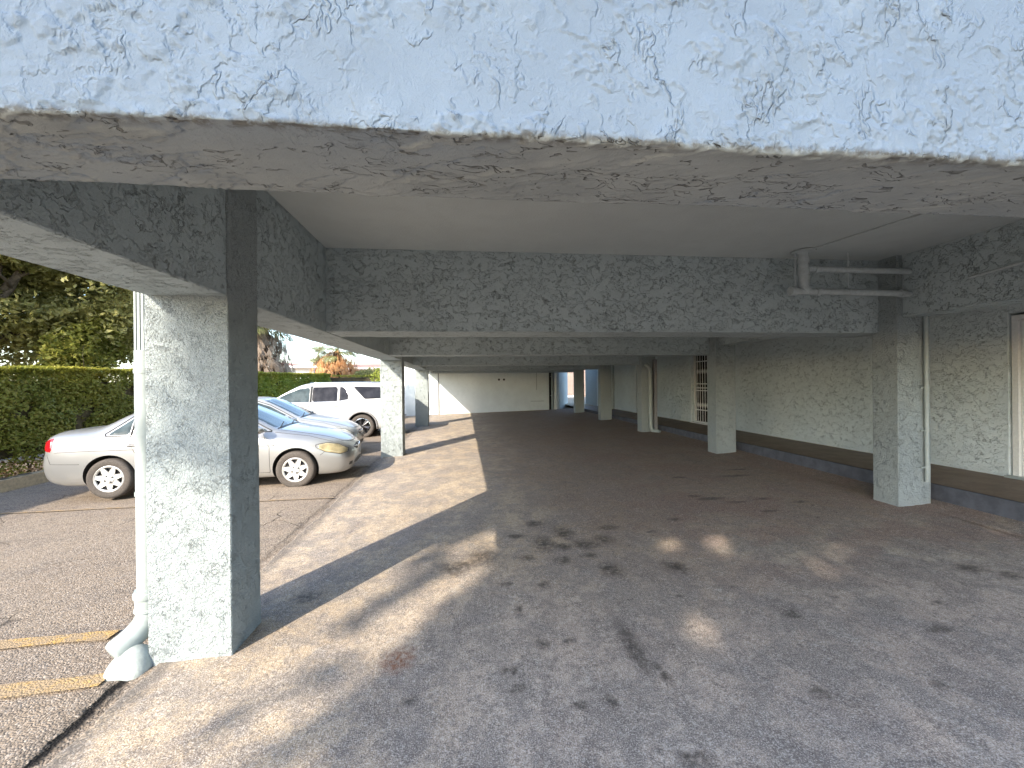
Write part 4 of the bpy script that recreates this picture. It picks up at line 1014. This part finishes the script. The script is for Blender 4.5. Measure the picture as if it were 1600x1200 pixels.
def hedge(name, x0, x1, y0, y1, z0, zt, n, size, label, seed, mat='leaf_hedge', top=True, thin=True):
    t = empty(name, ((x0+x1)/2, (y0+y1)/2, 0), 0, label, 'hedge'); g = np.random.default_rng(seed)
    L = y1-y0; W = x1-x0; o3 = np.array([(x0+x1)/2, (y0+y1)/2, 0])
    gridbox('core', x0+.16, x1-.18, y0+.1, y1-.1, z0+.35, zt(y0)-.16, M['hedge_core'], t, res=.25, amp=.06, seed=seed)
    y = y0+L*g.random(n); z = z0+(zt(y)-z0)*g.random(n)**.9; bul = (fbm(np.stack([y*0, y, z], -1), 1.1, seed, 3)-.5)*.30
    x = x1+bul-np.abs(g.normal(size=n))*.10
    P = np.stack([x, y, z], -1)
    if thin:
        keep = (g.random(n) < .25+.75*np.clip((z-z0)/.7, 0, 1)) & (fbm(P, 2.6, seed+1, 3) > .36)
        P = P[keep]
    N = np.tile([[1., 0, .35]], (len(P), 1))
    leaves('foliage', P, size*(.7+.6*g.random(len(P))), M[mat], t, seed=seed, nrm=N)
    if top:
        k = int(n*.55); y = y0+L*g.random(k); x = x0+W*g.random(k)**.6+.08
        z = zt(y)+(fbm(np.stack([x, y, y*0], -1), 2.5, seed+2, 2)-.5)*.12-np.abs(g.normal(size=k))*.05
        leaves('top_foliage', np.stack([x, y, z], -1), size*(.6+.5*g.random(k)), M['leaf_top'], t, seed=seed+4, nrm=np.tile([[.3, 0, 1.]], (k, 1)))  # leaves along the top get the lighter leaf colour
    b = MB(); r_ = random.Random(seed)
    for i in range(int(L*2.2)):
        yy = y0+L*r_.random(); xx = x1-.25-r_.random()*.3
        b.tube([(xx, yy, z0-.1), (xx+r_.uniform(-.1, .15), yy+r_.uniform(-.15, .15), z0+.45), (xx+r_.uniform(-.1, .2), yy+r_.uniform(-.35, .35), z0+1.2)], [.02, .015, .007], 5)
    b.build('stems', M['bark'], t)
    return t
hedge('hedge', -9.9, -8.62, 1.0, 14.5, -.05, lambda y: 1.93+.0155*y, 62000, .085, 'tall clipped hedge beside the silver sedan, thin and brown at its foot', 31)
hedge('hedge', -9.9, -8.55, 14.7, 27.5, -.05, lambda y: 1.92+.0165*y, 26000, .12, 'yellow green clipped hedge behind the white car', 32, 'leaf_bush', True, False)
hedge('hedge', -9.9, -3.6, 28.2, 29.2, 0, lambda y: 2.3+0*y, 3000, .14, 'end of the hedge line behind the white car', 33, 'leaf_hedge')
# litter under the hedge
g = np.random.default_rng(77); n = 9000
P = np.stack([-8.2-g.random(n)**1.2*1.3, 1+14*g.random(n), 0*g.random(n)], -1); P[:, 2] = gfl(P[:, 0], P[:, 1])+.02+g.random(n)**2*.38*(P[:, 0] < -8.45)
tag(leaves('fallen_leaves', P, .075, M['litter'], seed=6), 'dry brown leaves and twigs along the foot of the hedge', 'leaf litter', kind='stuff')

def bush(name, c, r, n, size, mat, label, seed, cat='bush'):
    t = empty(name, (c[0], c[1], c[2]-r[2]), 0, label, cat)
    P = crown_points([(*c, *r)], n, seed, .5, .3, 1.5)
    leaves('foliage', P, size, M[mat], t, seed=seed)
    b = MB()
    for k in range(7):
        a = k*.9; b.tube([(c[0], c[1], c[2]-r[2]), (c[0]+math.cos(a)*r[0]*.6, c[1]+math.sin(a)*r[1]*.6, c[2]+r[2]*.3)], [.03, .01], 5)
    b.build('stems', M['bark'], t)
bush('bush', (-6.6, 30.5, 1.2), (2.2, 1.5, 1.6), 5200, .2, 'leaf_tree', 'dark green bush below the shaggy orange palm', 41)
bush('bush', (-4.4, 26.0, 1.1), (1.3, 1.2, 1.75), 4200, .15, 'leaf_bush', 'bright yellow green bush between orange palm and second column', 42)
bush('bush', (-3.55, 20.2, .62), (.55, .6, .62), 2600, .10, 'leaf_bush', 'small bright bush between the second and third columns', 43)

# ------------------------------------------------------------------ palms
def fan(V, F_, c, d, L, g, n=22, droop=.35, spread=1.25, w=.028):
    d = Vector(d).normalized(); s = d.cross(Vector((0, 0, 1))); s = s.normalized() if s.length > .05 else Vector((1, 0, 0)); u = s.cross(d)
    for k in range(n):
        a = (k/(n-1)-.5)*2*spread; dr = (d*math.cos(a)+s*math.sin(a)+u*.08*g.uniform(-1, 1)).normalized(); l = L*(1-.25*abs(a)/spread)*g.uniform(.85, 1.1)
        sd = dr.cross(u).normalized()
        p0 = c; p1 = c+dr*l*.55; p2 = p1+(dr*.6-Vector((0, 0, droop*g.uniform(.6, 1.6)))).normalized()*l*.45
        i = len(V); wd = w*g.uniform(.8, 1.2)
        V += [tuple(p0), tuple(p1+sd*wd), tuple(p1-sd*wd), tuple(p2)]
        F_ += [(i, i+1, i+2), (i+1, i+3, i+2)]
def palm(name, base, h, skirt_h, rs, label, seed, dead='dead_frond', nf=26, L=1.2, petL=1.0, tr=.22):
    g = random.Random(seed); t = empty(name, base, 0, label, 'palm tree'); B0 = Vector(base); top = Vector((0, 0, h))
    b = MB(); b.tube([(0, 0, -.1), (.03, 0, h*.5), (0, 0, h)], [tr*1.2, tr, tr*.9], 12); o = mesh_obj('trunk', b.V, b.F, M['bark'], None, True); o.parent = t
    V, F_ = [], []
    for k in range(nf):
        a = k*2.399; el = R(g.uniform(-25, 75)); d = Vector((math.cos(a)*math.cos(el), math.sin(a)*math.cos(el), math.sin(el)))
        pe = top+d*petL*g.uniform(.7, 1.1); i = len(V); s = Vector((-d.y, d.x, 0)).normalized()*.018
        V += [tuple(top+s), tuple(top-s), tuple(pe-s), tuple(pe+s)]; F_ += [(i, i+1, i+2, i+3)]
        fan(V, F_, pe, (d.x, d.y, d.z-.35), L, g)
    o = mesh_obj('crown', V, F_, M['palm_leaf']); o.parent = t
    V, F_ = [], []
    for k in range(int(150*skirt_h)):
        a = g.uniform(0, 6.283); z = h-.1-skirt_h*g.random(); f = (h-z)/skirt_h; r0 = tr*.8; r1 = rs*(.55+.55*math.sin(min(1, f*1.2)*math.pi*.55))*g.uniform(.75, 1.1)
        c_ = Vector((math.cos(a)*r0, math.sin(a)*r0, z+.3)); e = Vector((math.cos(a)*r1, math.sin(a)*r1, z-.35))
        s = Vector((-math.sin(a), math.cos(a), 0))*.022; i = len(V)
        V += [tuple(c_+s), tuple(c_-s), tuple(e-s), tuple(e+s)]; F_ += [(i, i+1, i+2, i+3)]
        fan(V, F_, e, (math.cos(a)*.12, math.sin(a)*.12, -1), g.uniform(.45, .8), g, 7, .5, .45, .022)
    o = mesh_obj('dead_skirt', V, F_, M[dead]); o.parent = t
    return t
palm('fan_palm', (-11.25, 24.6, 0), 5.1, 3.4, 1.45, 'tall fan palm with long grey brown skirt of dead fronds', 3, nf=46, L=1.45, petL=1.1)
palm('fan_palm', (-9.45, 32.0, .1), 4.0, 2.2, 1.9, 'lower fan palm with shaggy orange brown dead fronds', 9, 'orange_frond', 30, 1.1, 1.1, .3)
palm('fan_palm', (-17.5, 52, 0), 5.1, .6, .5, 'small distant palm above the red tiled roof', 12, nf=16, L=1.3, petL=.7, tr=.15)

# ------------------------------------------------------------------ houses beyond, wires
def house(loc_, wx, wy, h, rh, mat, label, rz=0):
    t = empty('house', loc_, rz, label, 'house'); t['localparts'] = 1
    def ch(name, b, m):
        o = mesh_obj(name, b.V, b.F, m); o.parent = t; return o
    ch('wall', MB().box(-wx/2, wx/2, -wy/2, wy/2, 0, h), M[mat])
    e = .5; b = MB(); zb_ = h+.003
    A = [(-wx/2-e, -wy/2-e, zb_), (wx/2+e, -wy/2-e, zb_), (wx/2+e, wy/2+e, zb_), (-wx/2-e, wy/2+e, zb_), (-wx/2+wy*.45, 0, h+rh), (wx/2-wy*.45, 0, h+rh)]
    b.V = A; b.F = [(0, 1, 5, 4), (1, 2, 5), (2, 3, 4, 5), (3, 0, 4), (3, 2, 1, 0)]; ch('roof', b, M['roof_tile'])
    ch('fascia_board', MB().box(-wx/2-e-.02, wx/2+e+.02, -wy/2-e-.06, -wy/2-e-.005, h-.16, h+.03), M['house_white'])
    for x in (-wx*.3, 0, wx*.3):
        w_ = ch('window', MB().box(x-.7, x+.7, -wy/2-.03, -wy/2-.004, 1.0, 2.2), M['tint'])
        f = MB(); f.box(x-.76, x+.76, -wy/2-.05, -wy/2-.032, 2.2, 2.28); f.box(x-.76, x+.76, -wy/2-.05, -wy/2-.032, .92, 1.0); o = mesh_obj('frame', f.V, f.F, M['white_metal']); o.parent = w_
    return t
house((-20.5, 45, .0), 12, 9, 3.45, .6, 'house_white', 'low white house with red tiled roof between the two palms', R(4))
house((-11.0, 52, .0), 12, 9, 3.55, .65, 'house_pink', 'peach house with tiled roof behind the bright bush', R(-3))
def wire(a, b_, sag, label):
    a, b_ = Vector(a), Vector(b_); pts = []
    for i in range(25):
        t = i/24; p = a.lerp(b_, t); p.z -= sag*4*t*(1-t); pts.append(p)
    m = MB().tube(pts, .016, 5); tag(m.build('utility_wire', M['wire']), label, 'wire', 'overhead utility wires')
wire((-40, 30, 6.2), (6, 52, 6.6), .5, 'upper overhead wire crossing the sky past the palms')
wire((-40, 34, 5.6), (6, 55, 5.2), .4, 'middle overhead wire crossing the sky past the palms')
wire((-40, 38, 5.0), (6, 57, 4.6), .4, 'lowest overhead wire just above the tiled roof')
# brick building and a white block standing in for sunlit ground, through the gap
bb = empty('brick_building', (9.5, 36, 0), 0, 'brown brick building glimpsed through the gap past the end wall', 'building'); bb['localparts'] = 1
o = mesh_obj('wall', MB().box(-5.2, 1.4, 0, 6, .0, 2.9).V, MB().box(0, 1, 0, 1, 0, 1).F, M['brick']); o.parent = bb
m = MB(); m.box(-5.4, 1.6, -.2, 6.2, 2.905, 3.05); o = mesh_obj('roof', m.V, m.F, M['house_white']); o.parent = bb
m = MB().box(6.3, 9.4, 33.5, 34.2, .0, .62); tag(m.build('sunlit_ground_strip', M['house_white']), 'low white block painted as sunlit ground before the brown brick building', 'wall')  # white block painted in for the bright sunlit ground
gridbox_o = gridbox('far_walkway_wall', 6.87, 7.1, 21.62, 23.8, .1, 3.4, M['stucco'], None, res=.3, amp=.004, seed=88); tag(gridbox_o, 'pale stucco walkway wall carried on beyond the walkway end', 'wall')  # walkway wall continued in the column stucco
# white gate panel beyond the end wall at the left
gt = empty('garden_gate', (-3.45, 22.6, .1), 0, 'white panelled garden gate past the end wall', 'gate'); gt['localparts'] = 1
m = MB(); m.box(-1.0, .35, 0, .05, 0, 2.55); o = mesh_obj('panel', m.V, m.F, M['house_white']); o.parent = gt
m = MB()
for k in range(1, 7): m.box(-1.0+k*.19, -.985+k*.19, -.012, -.002, .05, 2.5)
o = mesh_obj('batten', m.V, m.F, M['pvc']); o.parent = gt

# ------------------------------------------------------------------ the shade tree behind the viewer, throwing dapples
SB = [(-6.6, -9.6, 9.6, 2.4, 2.4, 1.7), (-3.8, -9.3, 9.4, 2.6, 2.4, 1.9), (-1.0, -9.0, 9.4, 2.6, 2.4, 1.9), (1.8, -8.9, 9.2, 2.6, 2.4, 2.0), (-5.0, -10.2, 11.6, 2.8, 2.4, 1.8), (-1.8, -10, 11.8, 3.0, 2.6, 1.9), (1.6, -9.8, 11.6, 2.8, 2.6, 1.8),
      (-7.0, -8.3, 7.7, 1.7, 1.6, 1.1), (-4.4, -8.3, 7.6, 2.2, 1.8, 1.2), (-1.6, -8.0, 7.5, 2.2, 1.8, 1.2), (1.0, -7.9, 7.5, 2.2, 1.8, 1.2), (-9.2, -9.2, 9.6, 1.1, 1.1, .8), (-7.5, -9.7, 8.3, 1.3, 1.3, .9)]
broadleaf('broadleaf_tree', (-3.0, -11.0, -.3), 6.0, SB, 30000, .30, 'leaf_shade', 'spreading broadleaf tree behind the viewer shading the front of the garage', 61, .32, .335, shell=.1, ns=.75,
          holes=[(1.96, 3.89, .07, .14), (2.37, 3.77, .08, .17), (2.97, 3.27, .09, .18), (3.35, 3.45, .1, .12), (1.38, 2.46, .05, .19), (5.2, 3.58, .15, .15), (4.6, 3.9, .15, .11), (.15, 4.2, .03, .26), (-.1, 3.5, .03, .2), (-.5, 2.9, 0, .2), (.98, .94, 2.55, .13)])  # crown gaps cut along the sun direction to land light spots
